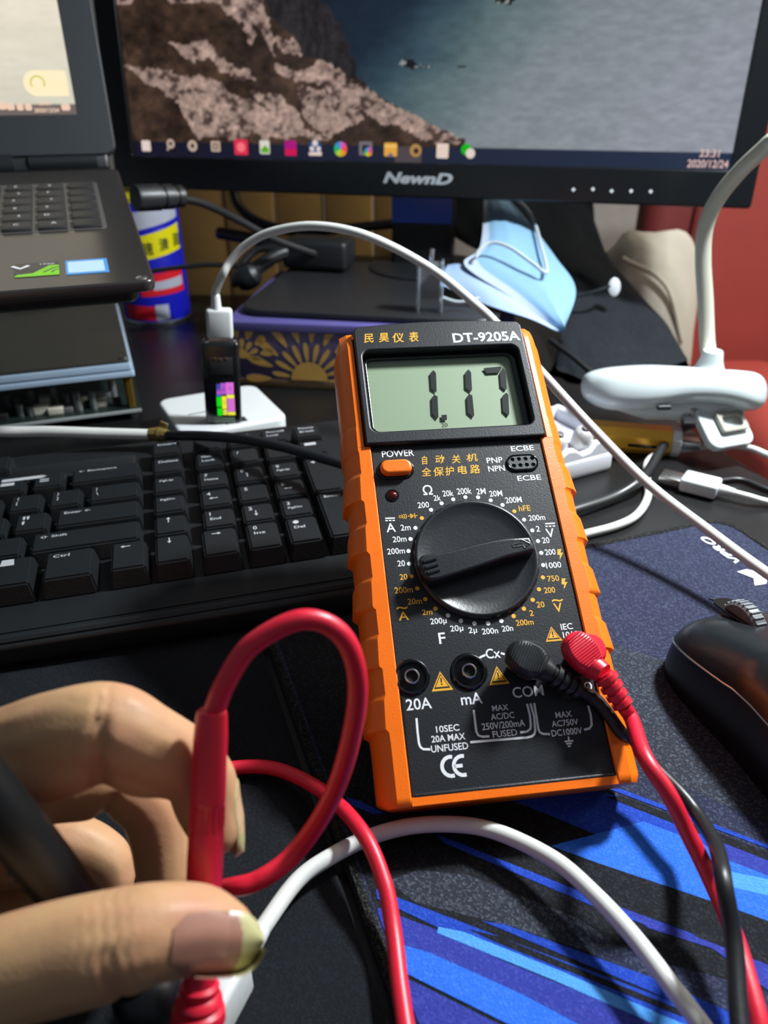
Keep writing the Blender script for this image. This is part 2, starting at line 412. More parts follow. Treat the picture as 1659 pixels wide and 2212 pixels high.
# front panel with the four jack holes, display bezel with its window
J = [(-28.32,-40.18), (-9.06,-40.11), (11.39,-38.9), (30.93,-38.16)]
hole = 6.1
panel = [[(-32.9, -77.1), (32.9, -77.1), (32.9, 47.8), (-32.9, 47.8)]] + [circ(x, y, hole, 28) for x, y in J]
obj('front_panel', MB().plate(panel, -3.4, 0.0, 0.25), m_panel, METER, MF)
obj('bottom_edge', MB().box((0, -77.0, -1.2), (65.6, 1.6, 3.4), 0.7), m_panel, METER, MF)
top = [(-34.9, 47.9), (34.9, 47.9)] + [(34.9, 101.0), (33.5, 103.0)] + [(x, 104.6 - 1.6 * (x / 33) ** 2) for x in np.linspace(30, -30, 9)] + [(-33.5, 103.0), (-34.9, 101.0)]
win = rrect(-32.2, 53.0, 31.4, 91.2, 3.2)
obj('display_bezel', MB().plate([top, win], -3.4, 2.3, 0.7), m_panel, METER, MF)
obj('bezel_back', MB().plate([[(-34.9, 96), (34.9, 96), (34.9, 101), (33, 103.2), (0, 104.6), (-33, 103.2), (-34.9, 101)]], -21, -3.0, 0.6), m_panel, METER, MF)
obj('window_lip', MB().plate([rrect(-31.9, 53.3, 31.1, 90.9, 3), rrect(-30.6, 55.2, 28.8, 89.2, 2.4)], -3.3, -1.2, 0.4), m_gloss, METER, MF)
m_lcd = mat('lcd_grey_green', (132, 146, 122), 0.55, var=0.03, nscale=20)
m_seg = mat('lcd_segment_black', (9, 12, 15), 0.6, var=0.0, spec=0.2)
LCD = obj('display', MB().box((-0.6, 72.2, -3.1), (60.5, 35.5, 0.4)), m_lcd, METER, MF)
segs = [[(-3.69,83.42), (-2.84,81.88), (-3.71,73.85), (-3.96,72.55), (-5.87,74.33), (-5.28,81.85)],
        [(-5.09,71.52), (-3.78,70.72), (-4.77,61.11), (-5.44,60.23), (-7.02,62.86), (-6.28,69.99)],
        [(10.74,83.06), (11.55,81.44), (10.58,73), (9.88,72.16), (8.07,74.09), (9.03,81.42)],
        [(9.12,71.32), (10.28,70.38), (9.6,61.19), (8.94,60.17), (7.11,62.55), (7.82,69.35)],
        [(16.9,83.13), (17.91,83.45), (24.35,83.74), (24.7,83.19), (23.05,80.77), (17.95,80.65)],
        [(25.08,83.17), (25.97,81.37), (24.84,72.67), (24.04,72.13), (22.62,74.05), (23.3,80.38)],
        [(24.28,71.01), (24.96,69.87), (23.75,60.88), (23.04,60.06), (21.43,62.44), (22.27,69.28)],
        [(-3.49,61.95), (-1.36,61.97), (-1.59,59.58), (-3.71,59.56)]]
for s_ in segs:
    obj('segment', MB().plate([s_[::-1]], -2.35, -2.25), m_seg, LCD, MF, smooth=0)
obj('range_figure', MB().text(*("20",-2.8,57.6,2.5,1.8), -2.85, bold=0.0), m_seg, LCD, MF, smooth=0)
m_lcdglass = pane('display_cover_pane', (0.97, 1.0, 0.97))
obj('cover_pane', MB().flat(rrect(-31.6, 53.6, 30.8, 90.6, 3), -0.9), m_lcdglass, METER, MF, smooth=0)
# power button in its recess
bx, by = (-24.63,37.54)
obj('button_ring', MB().plate([rrect(bx - 7.0, by - 3.9, bx + 7.0, by + 3.9, 3.8), rrect(bx - 6.2, by - 3.2, bx + 6.2, by + 3.2, 3.2)], -0.2, 0.55, 0.25), m_gloss, METER, MF)
obj('power_button', MB().plate([rrect(bx - 5.9, by - 3.0, bx + 5.9, by + 3.0, 2.9)], -0.2, 3.2, 1.1, seg=4), m_orange, METER, MF)
# transistor socket
sx, sy = (24,37.34)
obj('socket_rim', MB().plate([rrect(sx - 6.2, sy - 3.5, sx + 6.2, sy + 3.5, 3.4), rrect(sx - 5.6, sy - 2.9, sx + 5.6, sy + 2.9, 2.9)], -0.3, 0.7, 0.2), m_gloss, METER, MF)
hol = [(20.24,38.79), (22.78,38.83), (25.36,38.79), (27.97,38.83), (20.35,36.11), (22.87,36.14), (25.4,36.18), (27.91,36.08)]
obj('transistor_socket', MB().plate([rrect(sx - 5.5, sy - 2.8, sx + 5.5, sy + 2.8, 2.8)] + [circ(x, y, 0.78, 12) for x, y in hol], -0.6, 0.5, 0.1), m_dark, METER, MF)
obj('socket_floor', MB().flat(rrect(sx - 5.5, sy - 2.8, sx + 5.5, sy + 2.8, 2.8), 0.02), m_gloss, METER, MF, smooth=0)
m_led = mat('dark_red_led', (70, 8, 10), 0.12, var=0)
lx, ly = (-27.04,26.98)
obj('indicator_light', MB().lathe([(1.9, 0), (1.7, 0.5), (1.0, 1.0), (0, 1.15)], 20, M=T(lx, ly, -0.1)), m_led, METER, MF)
obj('light_rim', MB().lathe([(1.9, -0.1), (1.9, 0.35), (2.4, 0.35), (2.5, -0.1)], 20, M=T(lx, ly, 0)), m_gloss, METER, MF)
# rotary knob: rim, dished dial and pointer bar with an arrow
m_knob = mat('satin_black_knob', (27, 30, 33), 0.33, var=0.1, bump=0.12, bscale=900, spec=0.55)
KN = obj('rotary_knob', MB().lathe([(22.6, -0.2), (22.6, 0.9), (21.8, 1.8), (21.2, 1.9), (20.6, 1.5), (16, 0.9), (9, 0.55), (0, 0.4)], 72, M=T(0, 0, 0)), m_knob, METER, MF, smooth=50)
bar = [(-21.99,-2.24), (-21.43,-0.86), (-20.11,0.06), (-15.52,0.33), (-9.64,1.01), (-1.61,2.63), (5.43,3.72), (10.94,4.15), (18.57,3.85), (19.32,1.32), (19.53,-1.1), (15.7,-2.05), (9.11,-3.2), (-1.06,-5.89), (-9.05,-7.88), (-14.96,-9.21), (-18.33,-9.64), (-19.88,-8.92), (-20.99,-7.64)]
obj('pointer_bar', MB().plate([bar[::-1]], 0.3, 7.2, 1.0, seg=3), m_knob, KN, MF)
arr = [(11.8,1.29), (15.24,1.77), (15.28,3.02), (18.01,1.25), (16,-0.48), (15.53,0.7), (11.9,0.25)]
ab = MB()
for i in range(len(arr)): ab.tube([(*arr[i], 7.2), (*arr[(i + 1) % len(arr)], 7.2)], 0.22, 6, smooth=False)
obj('arrow_mark', ab, m_knob, KN, MF)
for a_, b_ in (((-20.4,-2.78), (-15.88,-1.86)), ((-19.88,-4.98), (-15.61,-4)), ((-19.54,-7.01), (-15.28,-6.04))):
    obj('grip_rib', MB().tube([(*a_, 7.1), (*b_, 7.1)], 0.75, 8, smooth=False), m_knob, KN, MF)
# the four jacks: collar, metal sleeve, dark well
for i, (x, y) in enumerate(J):
    jk = obj('jack', MB().lathe([(6.05, -3.4), (6.05, 0.35), (5.6, 0.75), (5.0, 0.6), (4.7, -3.0), (0, -3.2)], 36, M=T(x, y, 0)), m_gloss, METER, MF, smooth=40)
    obj('sleeve', MB().lathe([(1.9, -3.1), (1.95, 1.2), (2.25, 1.5), (2.55, 1.2), (2.6, -3.1)], 24, M=T(x, y, 0)), m_metal, jk, MF)
    obj('well', MB().lathe([(1.92, 0.1), (0, 0.0)], 20, M=T(x, y, 0)), mat('jack_well', (5, 5, 6), 0.8, var=0) if i == 0 else MATS['jack_well'], jk, MF)
# printing
Z = 0.06
dots_w = [(-13.61,20.11), (-9.36,22.49), (-4.81,23.8), (-0.14,24.38), (4.6,24), (9.11,22.44), (13.23,20.23), (20.16,13.69), (22.39,9.23), (23.68,4.89), (23.98,0.24), (23.73,-4.51), (4.97,-23.7), (0.21,-24.18), (-4.52,-23.78), (-9.05,-22.52), (-13.2,-20.27), (-24.22,-0.27), (-23.86,4.57), (-22.56,9.14), (-20.24,13.34)]
dots_g = [(17.17,17.36), (22.69,-9.12), (20.38,-13.41), (17.38,-17.07), (13.66,-20.03), (9.57,-22.36), (-17.2,-17.43), (-20.24,-13.75), (-22.53,-9.61), (-23.93,-4.98), (-17.4,17.06)]
white = [("POWER",-23.0,44.5,12.2,2.9), ("PNP",13.5,39.2,6.2,2.4), ("NPN",13.6,35.6,6.4,2.4), ("ECBE",25.2,43.7,9.0,2.3), ("ECBE",25.4,30.8,9.1,2.2),
 ("Ω",-13.8,28.3,3.6,4.1), ("200",-16.2,22.3,4.2,2.4), ("2k",-10.7,24.8,2.7,2.3), ("20k",-6.4,26.4,4.1,2.5), ("200k",-0.2,26.9,5.5,2.6), ("2M",6.1,26.4,3.4,2.5), ("20M",11.5,25.1,4.9,2.5), ("200M",17.7,22.0,6.2,2.5),
 ("200m",25.1,14.2,6.2,2.3), ("2",24.6,9.7,1.4,2.3), ("20",26.6,5.0,2.7,2.4), ("200",27.3,0.3,3.9,2.3), ("1000",27.5,-4.8,5.6,2.3), ("V",28.8,7.7,3.1,3.5),
 ("IEC",27.4,-27.6,4.2,2.2), ("1010",28.2,-30.5,5.5,2.2), ("20n",6.6,-26.5,3.9,2.1), ("200n",0.4,-26.9,5.6,2.1), ("2µ",-5.5,-26.3,2.9,2.6), ("20µ",-10.9,-25.2,4.5,2.6), ("200µ",-16.8,-22.1,5.6,2.6), ("F",-16.4,-28.0,2.3,3.9),
 ("20",-27.0,0.1,2.7,2.3), ("200m",-28.3,4.9,6.3,2.3), ("20m",-26.5,9.4,5.0,2.3), ("2m",-23.8,13.8,3.6,2.4), ("A",-29.1,14.1,3.4,3.5),
 ("Cx",0.1,-34.7,5.0,3.4), ("20A",-27.1,-49.1,8.4,3.7), ("mA",-9.6,-49.0,7.1,3.7), ("COM",9.6,-48.4,10.5,3.6), ("VΩ",28.9,-48.7,5.5,3.3), ("MAX",-0.6,-52.8,5.4,1.9), ("AC/DC",-0.3,-55.5,7.8,2.0), ("250V/200mA",-0.5,-58.3,14.3,2.2), ("FUSED",-0.5,-61.0,8.1,2.1),
 ("10SEC",-18.8,-57.7,7.6,2.1), ("20A MAX",-19.0,-60.6,11.0,2.1), ("UNFUSED",-19.0,-63.6,12.0,2.2), ("MAX",20.0,-56.9,5.5,1.9), ("AC750V",19.9,-59.6,9.0,2.0), ("DC1000V",19.9,-62.5,10.3,2.1)]
gold = [("hFE",21.2,18.3,4.4,2.3), ("750",26.3,-9.8,4.3,2.2), ("200",24.1,-14.0,4.0,2.2), ("20",19.8,-19.0,2.8,2.2), ("2",16.0,-21.8,1.4,2.1), ("200m",13.0,-24.9,6.2,2.1), ("V",25.8,-20.6,3.0,3.3),
 ("2m",-20.2,-18.4,3.5,2.0), ("20m",-24.0,-14.2,5.0,2.2), ("200m",-27.3,-9.8,6.4,2.3), ("20",-26.8,-5.0,2.7,2.2), ("A",-28.5,-19.1,3.5,3.1)]
wb = MB()
for s_, x, y, ww, h in white: obj('lettering', MB().text(s_, x, y, ww, h, Z, bold=0.012), m_ink, METER, MF, smooth=0)
for p in dots_w: obj('dial_dot', MB().disc(*p, 0.78, Z), m_ink, METER, MF, smooth=0)
s_, x, y, ww, h = ("DT-9205A",19.3,95.4,28.0,4.8)
obj('model_lettering', MB().text(s_, x, y, ww, h, 2.38, bold=0.022), m_ink, METER, MF, smooth=0)
def rb(mbx, wd, *pts): mbx.ribbon(pts, wd, Z, smooth=False)
rb(wb, 0.55, (27.69,11.49), (31.42,11.44))
for a_, b_ in (((27.58,10.44), (28.46,10.44)), ((28.92,10.4), (29.85,10.39)), ((30.31,10.36), (31.19,10.35))): rb(wb, 0.5, a_, b_)
rb(wb, 0.55, (-30.77,17.91), (-27.2,17.77))
for a_, b_ in (((-30.77,16.99), (-29.88,16.92)), ((-29.48,16.95), (-28.59,16.88)), ((-28.2,16.85), (-27.35,16.85))): rb(wb, 0.5, a_, b_)
LW = 0.72
rb(wb, LW, (-28.42,-53.53), (-28.61,-57.75), (-28.63,-61.47), (-28.31,-62.6), (-27.49,-63.34), (-25.23,-63.62))
rb(wb, LW, (-12.17,-62.67), (6.73,-62.98), (8.14,-62.78), (9.09,-62.19), (9.6,-61.11), (10.08,-56.58), (9.69,-52.37))
rb(wb, LW, (-9.4,-52.74), (-9.58,-56.45), (-9.67,-59.55), (-9.23,-60.78), (-8.03,-61.34), (-5.69,-61.45))
rb(wb, LW, (4.58,-61.2), (6.78,-61.18), (8.13,-60.4), (8.52,-59.02), (8.77,-55.88), (8.54,-52.38))
rb(wb, LW, (10.97,-52.37), (10.85,-57.23), (10.71,-60.65), (10.98,-61.69), (11.92,-62.35), (14.24,-62.69))
rb(wb, LW, (25.75,-62.36), (27.61,-62.14), (28.62,-61.21), (29.04,-58.08), (28.87,-54.85))
rb(wb, LW, (-5.4,-36.32), (-4.5,-35.67), (-2.54,-34.98)); rb(wb, LW, (2.8,-34.83), (4.29,-35.45), (5.6,-36.43))
rb(wb, 0.5, (20.14,-63.99), (19.97,-65.32)); rb(wb, 0.5, (18.57,-65.41), (21.44,-65.46)); rb(wb, 0.5, (18.89,-66.17), (20.8,-66.19)); rb(wb, 0.5, (19.25,-66.99), (20.21,-66.97))
# the conformity mark
def arc(cx, cy, r, a0, a1, n=14): return [(cx + r * math.cos(math.radians(a0 + (a1 - a0) * i / n)), cy + r * math.sin(math.radians(a0 + (a1 - a0) * i / n))) for i in range(n + 1)]
cx, cy = (-19.38,-69.37); wb.ribbon(arc(cx, cy, 2.9, 75, 285), 1.15, Z)
cx, cy = (-15.61,-69.47); wb.ribbon(arc(cx, cy, 2.9, 75, 285), 1.15, Z); wb.ribbon([(cx - 2.9, cy), (cx - 0.1, cy)], 1.1, Z)
obj('printed_line', wb, m_ink, METER, MF, smooth=0)['kind'] = 'stuff'
gb = MB()
for s_, x, y, ww, h in gold: obj('lettering', MB().text(s_, x, y, ww, h, Z, bold=0.012), m_gold, METER, MF, smooth=0)
for p in dots_g: obj('dial_dot', MB().disc(*p, 0.78, Z), m_gold, METER, MF, smooth=0)
for s_, x, y, ww, h in [("民",-29.0,96.9,3.9,4.5), ("昊",-22.9,97.0,4.1,4.6), ("仪",-17.0,96.7,4.6,4.8), ("表",-10.7,96.8,3.9,5.1)]: obj('character', MB().text(s_, x, y, ww, h, 2.38, bold=0.012, shear=0.12), m_gold, METER, MF, smooth=0)
for s_, x, y, ww, h in [("自",-13.3,40.9,2.2,3.7), ("动",-7.4,40.9,3.6,3.7), ("关",-1.3,40.6,3.4,3.7), ("机",4.9,40.9,4.4,3.4), ("全",-13.2,35.9,3.7,3.6), ("保",-8.7,35.7,3.8,3.9), ("护",-4.4,35.7,3.5,3.9), ("电",0.4,35.9,3.6,3.7), ("路",5.3,35.9,3.9,3.9)]: obj('character', MB().text(s_, x, y, ww, h, Z, bold=0.012, shear=0.12), m_gold, METER, MF, smooth=0)
gb.text('~', *(26.09,-17.99), 4.0, 1.0, Z, bold=0.01); gb.text('~', *(-28.66,-16.23), 3.8, 1.0, Z, bold=0.01)
for bx_, by_ in ((30.79,-0.81), (29.96,-12.03)):
    gb.flat([(bx_ - 0.6, by_ + 2), (bx_ + 0.9, by_ + 1.9), (bx_ + 0.2, by_ + 0.6), (bx_ + 1.2, by_ + 0.5), (bx_ - 0.7, by_ - 2.2), (bx_ - 0.2, by_ - 0.3), (bx_ - 1.1, by_ - 0.2)], Z)
# buzzer and diode sign
ox, oy = (-22.24,18.18)
gb.ribbon(arc(ox - 3.0, oy, 0.45, 0, 360), 0.25, Z)
for k in range(3): gb.ribbon(arc(ox - 2.9 + k * 0.55, oy, 0.9 + k * 0.12, -55, 55), 0.28, Z)
gb.ribbon([(ox - 0.2, oy), (ox + 3.3, oy)], 0.3, Z); gb.flat([(ox + 0.7, oy - 1), (ox + 2.3, oy), (ox + 0.7, oy + 1)], Z); gb.ribbon([(ox + 2.35, oy - 1), (ox + 2.35, oy + 1)], 0.35, Z)
obj('printed_sign', gb, m_gold, METER, MF, smooth=0)['kind'] = 'stuff'
for (cx, cy), w_, h_ in (((21.96,-29.52), 5.9, 5.2), ((-18.71,-42.12), 7.2, 6.4), ((0.56,-41.94), 6.9, 6.2)):
    def tri(k): return [(cx - w_ / 2 * k, cy - h_ * (0.5 * k) - h_ * 0.04), (cx + w_ / 2 * k, cy - h_ * (0.5 * k) - h_ * 0.04), (cx, cy + h_ * 0.5 * k - h_ * 0.04)]
    q = MB().flat(tri(1), Z, 0).flat(tri(0.76), Z + 0.03, 1).flat(tri(0.6), Z + 0.06, 0).ribbon([(cx, cy + h_ * 0.12), (cx, cy - h_ * 0.12)], 0.42, Z + 0.09, 1).disc(cx, cy - h_ * 0.21, 0.28, Z + 0.09, 1, seg=8)
    obj('warning_sign', q, [m_gold, m_panel], METER, MF, smooth=0)
# fold-out stand behind it
sh = obj('tilt_stand', MB().plate([rrect(-25, -62, 25, 2, 5), rrect(-17, -54, 17, -8, 3)], -2, 2, 0.8), m_orange, METER, MF @ T(0, 62, -24) @ RX(68))
# ------------------------------------------------------------------ the clip lamp whose light falls on everything
m_emit = glow('lamp_diffuser_glow', (255, 255, 255), 8)
def lamp_light():
    l = bpy.data.lights.new('clip_lamp_light', 'AREA'); l.shape = 'DISK'; l.size = 0.075; l.energy = LAMP_POWER; l.color = (0.90, 0.96, 1.0)
    lo = bpy.data.objects.new('clip_lamp_light', l); COL.objects.link(lo)
    lo.location = Vector(LAMP_POS) * MM
    lo.rotation_euler = (Vector(LAMP_AIM) - Vector(LAMP_POS)).to_track_quat('-Z', 'Y').to_euler()
lamp_light()

# ------------------------------------------------------------------ the monitor
def noise2(x, y, seed, octs=4, lac=2.0):
    """value noise on arrays, -1..1"""
    out = np.zeros_like(x); a = 1.0; tot = 0
    for o_ in range(octs):
        r_ = np.random.default_rng(seed + o_); tab = r_.uniform(-1, 1, (64, 64))
        xi = np.floor(x).astype(int); yi = np.floor(y).astype(int); fx = x - xi; fy = y - yi
        fx = fx * fx * (3 - 2 * fx); fy = fy * fy * (3 - 2 * fy)
        g = lambda i, j: tab[(xi + i) % 64, (yi + j) % 64]
        out += a * ((g(0, 0) * (1 - fx) + g(1, 0) * fx) * (1 - fy) + (g(0, 1) * (1 - fx) + g(1, 1) * fx) * fy)
        tot += a; a *= 0.55; x = x * lac + 11.3; y = y * lac + 4.7
    return out / tot
def inpoly(x, y, poly):
    c = np.zeros(x.shape, bool); n = len(poly)
    for i in range(n):
        x0, y0 = poly[i]; x1, y1 = poly[(i + 1) % n]
        if y0 == y1: continue
        c ^= ((y0 > y) != (y1 > y)) & (x < (x1 - x0) * (y - y0) / (y1 - y0) + x0)
    return c
def sm(a, b, x): t_ = np.clip((x - a) / (b - a), 0, 1); return t_ * t_ * (3 - 2 * t_)
def picture_obj(name, w_, h_, nx, ny, fn, parent, F, strength):
    """a lit screen: a flat grid whose colours are computed from noise"""
    X, Y = np.meshgrid(np.linspace(0, w_, nx + 1), np.linspace(0, h_, ny + 1))
    col = fn(X.ravel(), Y.ravel())
    i = np.arange(nx * ny); a = (i // nx) * (nx + 1) + i % nx
    me = bpy.data.meshes.new(name)
    K = FR[parent.name].inverted() @ F; Kn = np.array(K)
    P = np.stack([X.ravel(), Y.ravel(), np.zeros(X.size)], 1) @ Kn[:3, :3].T + Kn[:3, 3]
    me.from_pydata((P * MM).tolist(), [], np.stack([a, a + 1, a + nx + 2, a + nx + 1], 1).tolist())
    at_ = me.color_attributes.new('picture', 'FLOAT_COLOR', 'POINT')
    lin = np.where(col <= 0.04, col / 12.92, ((np.clip(col, 0, 1) + 0.055) / 1.055) ** 2.4)
    at_.data.foreach_set('color', np.concatenate([lin, np.ones((len(lin), 1))], 1).ravel())
    m = bpy.data.materials.new(name + '_glow'); m.use_nodes = True; nt = m.node_tree; nt.nodes.clear(); L = nt.links
    at2 = nt.nodes.new('ShaderNodeAttribute'); at2.attribute_name = 'picture'
    e = nt.nodes.new('ShaderNodeEmission'); e.inputs[1].default_value = strength
    g = nt.nodes.new('ShaderNodeBsdfGlossy'); g.inputs['Roughness'].default_value = 0.25; g.inputs[0].default_value = (0.035, 0.035, 0.035, 1)
    ad = nt.nodes.new('ShaderNodeAddShader'); o2 = nt.nodes.new('ShaderNodeOutputMaterial')
    L.new(at2.outputs['Color'], e.inputs[0]); L.new(e.outputs[0], ad.inputs[0]); L.new(g.outputs[0], ad.inputs[1]); L.new(ad.outputs[0], o2.inputs[0])
    me.materials.append(m)
    o = bpy.data.objects.new(name, me); COL.objects.link(o); o.parent = parent; FR[o.name] = FR[parent.name]
    return o

OF = T(20.2, 734, 151) @ RZ(-14.1) @ RX(90 - 3.44)     # origin: middle of the picture's lower edge; x right, y up, z to the viewer
t = thing('monitor', 'wide black desktop monitor showing a rocky coast, on a stand above the floral box', 'monitor', T(14, 690, 57) @ RZ(-11))
MON = t
rock_edge = [(-77.5,123.4), (-59.8,103.8), (-51.1,84), (-45.9,67.1), (-37.7,57.5), (-13.2,44.8), (9.3,33.4), (31.7,24.2), (49.1,17.8), (50,3.1), (-309.1,-4.3), (-295.7,127.5)]
zones = [[(-189.3,125.5), (-144.8,124.7), (-130.8,116.3), (-119.1,101.2), (-119.3,82.7), (-131.9,98), (-156.6,108.4), (-168.7,116.9)],
         [(-163.7,125.7), (-147.6,114.9), (-138.5,94.7), (-141.3,84.5), (-148.6,101.6), (-168.8,115.2)],
         [(-220.4,90.3), (-201.4,93.2), (-184.2,89.6), (-171.8,81.2), (-150.6,74.1), (-132,61.8), (-142.9,60.8), (-172.7,70.7), (-198.4,79.6)],
         [(-262.7,74.5), (-234.9,75.8), (-218.1,64.3), (-193.2,65.4), (-171.7,57.1), (-135.2,43.6), (-101.1,30.8), (-73.5,18.8), (-136.8,17.1), (-200.3,18.4), (-214.3,37.8), (-234.6,60.6)],
         [(-121.5,96.2), (-98.7,92.7), (-90.8,82.5), (-111.5,86)],
         [(-120.4,77.5), (-99.6,71.2), (-78.5,78), (-60.1,70.5), (-45.9,60.9), (-21.3,47.8), (11.3,33.5), (49.1,17.8), (7.8,17.8), (-25.2,31.7), (-58.3,48), (-78.9,60.2), (-99.9,61.5), (-116.7,67.1)],
         [(-143.5,51.1), (-117.4,51.2), (-100.9,35.2), (-88.4,24.4), (-113.9,35.1)],
         [(-100.1,56.6), (-58.3,53.2), (-41.7,32.2), (-75.6,20.9), (-92.3,35.3)],
         [(-8.8,30.8), (19.3,34.6), (49.1,18.1), (11.9,17.5)]]
cliff = [(-130.3,125.1), (-76.6,124.1), (-58.6,103.8), (-49.9,85.6), (-42.6,65.4), (-33.6,56.1), (-56.1,67.7), (-78.5,78), (-92.9,80.8), (-98.7,94.3), (-118.8,107.9)]
p_dark = (-37.9,106.8); p_teal = (30.1,57); p_lite = (165,76.4); p_low = (143.1,24)
def coast(X, Y):
    x = X - 263.5; y = Y
    wx = x + 9 * noise2(x / 22, y / 22, 3) + 3 * noise2(x / 6, y / 6, 9); wy = y + 7 * noise2(x / 20 + 9, y / 20, 5) + 3 * noise2(x / 5, y / 5, 19)
    g = np.clip(((x - p_dark[0]) * 0.9 - (y - p_dark[1]) * 0.75) / 190, -0.3, 1.5)
    gn = g + 0.10 * noise2(x / 40, y / 26, 31)
    stops = np.array([-0.3, 0.12, 0.30, 0.5, 0.8, 1.5])
    ctab = np.array([[22, 31, 46], [30, 44, 60], [58, 82, 94], [98, 118, 122], [134, 146, 150], [160, 164, 176]]) / 255
    c = np.stack([np.interp(gn, stops, ctab[:, k]) for k in range(3)], 1)
    c *= (1 + 0.10 * noise2(x / 9, y / 3.5, 77))[:, None]
    # open sea and haze higher up, where the frame does not reach
    r_ = inpoly(wx * 0.5 + x * 0.5, wy * 0.5 + y * 0.5, rock_edge) | ((y > 120) & (x < -90 + 0.25 * (y - 120) + 20 * noise2(x / 40, y / 40, 2)))
    n1 = noise2(x / 8, y / 6, 41); n2 = noise2(x / 3.2, y / 2.8, 51, 3); n3 = noise2(x / 26, y / 20, 61)
    base = np.array([62, 47, 38]) / 255 * (1 + 0.45 * n1 + 0.5 * n3)[:, None] + np.array([0.03, 0.02, 0]) * n2[:, None]
    z = np.zeros(x.shape, bool)
    for q in zones: z |= inpoly(wx, wy, q)
    z |= (y > 120) & (n3 > 0.1)
    lt = np.array([188, 160, 148]) / 255 * (0.86 + 0.30 * n1 + 0.30 * n2)[:, None]
    crack = sm(-0.15, -0.42, n1 + 0.5 * n2)
    lt = lt * (1 - 0.75 * crack)[:, None] + np.array([70, 50, 46]) / 255 * (0.75 * crack)[:, None]
    rk = np.where(z[:, None], lt, base)
    cl_ = inpoly(wx * 0.6 + x * 0.4, wy * 0.6 + y * 0.4, cliff)
    rk = np.where(cl_[:, None], np.array([42, 38, 40]) / 255 * (1 + 0.5 * noise2(x / 4, y / 14, 71) + 0.3 * n2)[:, None], rk)
    c = np.where(r_[:, None], rk, c)
    for (ix, iy), a in (((-2,77), 8.5), ((11.7,75), 5), ((44.8,69.6), 4), ((73.1,117.3), 7)):
        d = ((wx - ix) / a) ** 2 + ((wy - iy) / (a * 0.28)) ** 2
        c = np.where((d < 1)[:, None], np.where((n2 > 0.15)[:, None], 0.62, 0.10) * np.ones(3), c)
    bar = y < 12.4
    bc = np.stack([np.interp(x, [-263, 263], [28, 38]), np.interp(x, [-263, 263], [26, 52]), np.interp(x, [-263, 263], [44, 78])], 1) / 255
    c = np.where(bar[:, None], bc, c)
    act = bar & (x > -11.5) & (x < 12)
    return np.clip(np.where(act[:, None], np.array([86, 76, 80]) / 255, c), 0, 1)
SCREEN = picture_obj('screen', 527, 296, 440, 250, coast, t, OF @ T(-263.5, 0, 0), 0.80)
m_bez = mat('monitor_bezel_gloss', (17, 19, 21), 0.22, var=0.04, spec=0.5)
out = rrect(-285, -28, 285, 312, 3); inn_ = rrect(-263.5, 0, 263.5, 296, 0.5)
obj('bezel', MB().plate([out, inn_], -8, 4, 1.5), m_bez, t, OF)
obj('rear_cover', MB().box((0, 142, -22), (562, 332, 29), 8).box((0, 120, -42), (300, 200, 24), 10), m_black, t, OF)
obj('lettering', MB().text('NewnD', *(10.5,-12.4), 62, 9.2, 4.1, bold=0.04, shear=0.28), mat('silver_ink', (176, 182, 186), 0.4, var=0.02), t, OF, smooth=0)
for p in ((144.1,-17.6), (159.9,-16.8), (175.1,-17.8), (190.6,-17.3), (206.1,-17.2)):
    obj('button_mark', MB().flat([(p[0], p[1] - 1.6), (p[0] + 1.6, p[1]), (p[0], p[1] + 1.6), (p[0] - 1.6, p[1])], 4.1), m_ink, t, OF, smooth=0)
# the neck behind and the foot plate on the box
m_blue = mat('blue_plastic', (60, 92, 190), 0.25, var=0.1)
NF = T(38, 768, 57) @ RZ(-11)
nk = obj('neck', MB().box((0, 0, 62), (57, 34, 124), 4), m_black, t, NF)
obj('blue_cover', MB().box((0, -17.6, 60), (56, 0.8, 38), 0.3), m_blue, nk, NF)  # thin blue plate on the front of the neck
BF = T(14, 690, 53.2) @ RZ(-10)
obj('foot_plate', MB().plate([rrect(-112, -112, 92, 106, 20)], 0.2, 6, 2), mat('foot_plate_black', (33, 34, 36), 0.38, bump=0.2, bscale=300), t, BF)
obj('neck_collar', MB().lathe([(58, 0), (58, 1.5), (54, 2.8), (0, 3)], 40, M=T(20, 60, 6)), m_black, t, BF)
# taskbar icons: flat lit shapes
def ic(name, *cols): return [ICM.setdefault(c, glow('icon_glow', c, 0.9)) for c in cols]
ICM = {}
ICO = OF
def icon(p, shapes):
    mb = MB(); ms = []
    for k, (pts, c) in enumerate(shapes):
        mb.flat([(p[0] + a, p[1] + b) for a, b in pts], 0.25 + 0.05 * k, k); ms += ic('', c)
    obj('taskbar_icon', mb, ms, SCREEN, ICO, smooth=0)
W_ = (232, 214, 204); G_ = (196, 172, 156)
sq = lambda a, b=None: rrect(-a, -(b or a), a, b or a, 1.2)
icon((-250.4,8.7), [(sq(4.6), W_)])
icon((-225.5,9.9), [(circ(0.5, 1, 4), G_), (circ(0.5, 1, 1.7), (40, 34, 48)), ([(-4, -4.5), (-2.4, -5), (-1, -2), (-2.6, -1)], G_)])
icon((-203,9.5), [(circ(0, 0, 4.8), G_), (circ(0, 0, 1.9), (40, 34, 48))])
icon((-179.9,9.5), [(sq(4.6, 4.4), G_), (sq(2.6, 2.6), (110, 92, 84)), (sq(1.2, 1.6), G_)])
icon((-154.9,9.2), [(sq(6.6, 6.4), (226, 52, 84)), (circ(0, 0, 4), (255, 120, 130))])
icon((-131.9,9.6), [(sq(4.8, 5.6), (224, 218, 206)), ([(-3.6, -4.6), (3.8, -4.6), (3.8, -1), (0.4, 1.6), (-3.6, -1.6)], (92, 176, 40))])
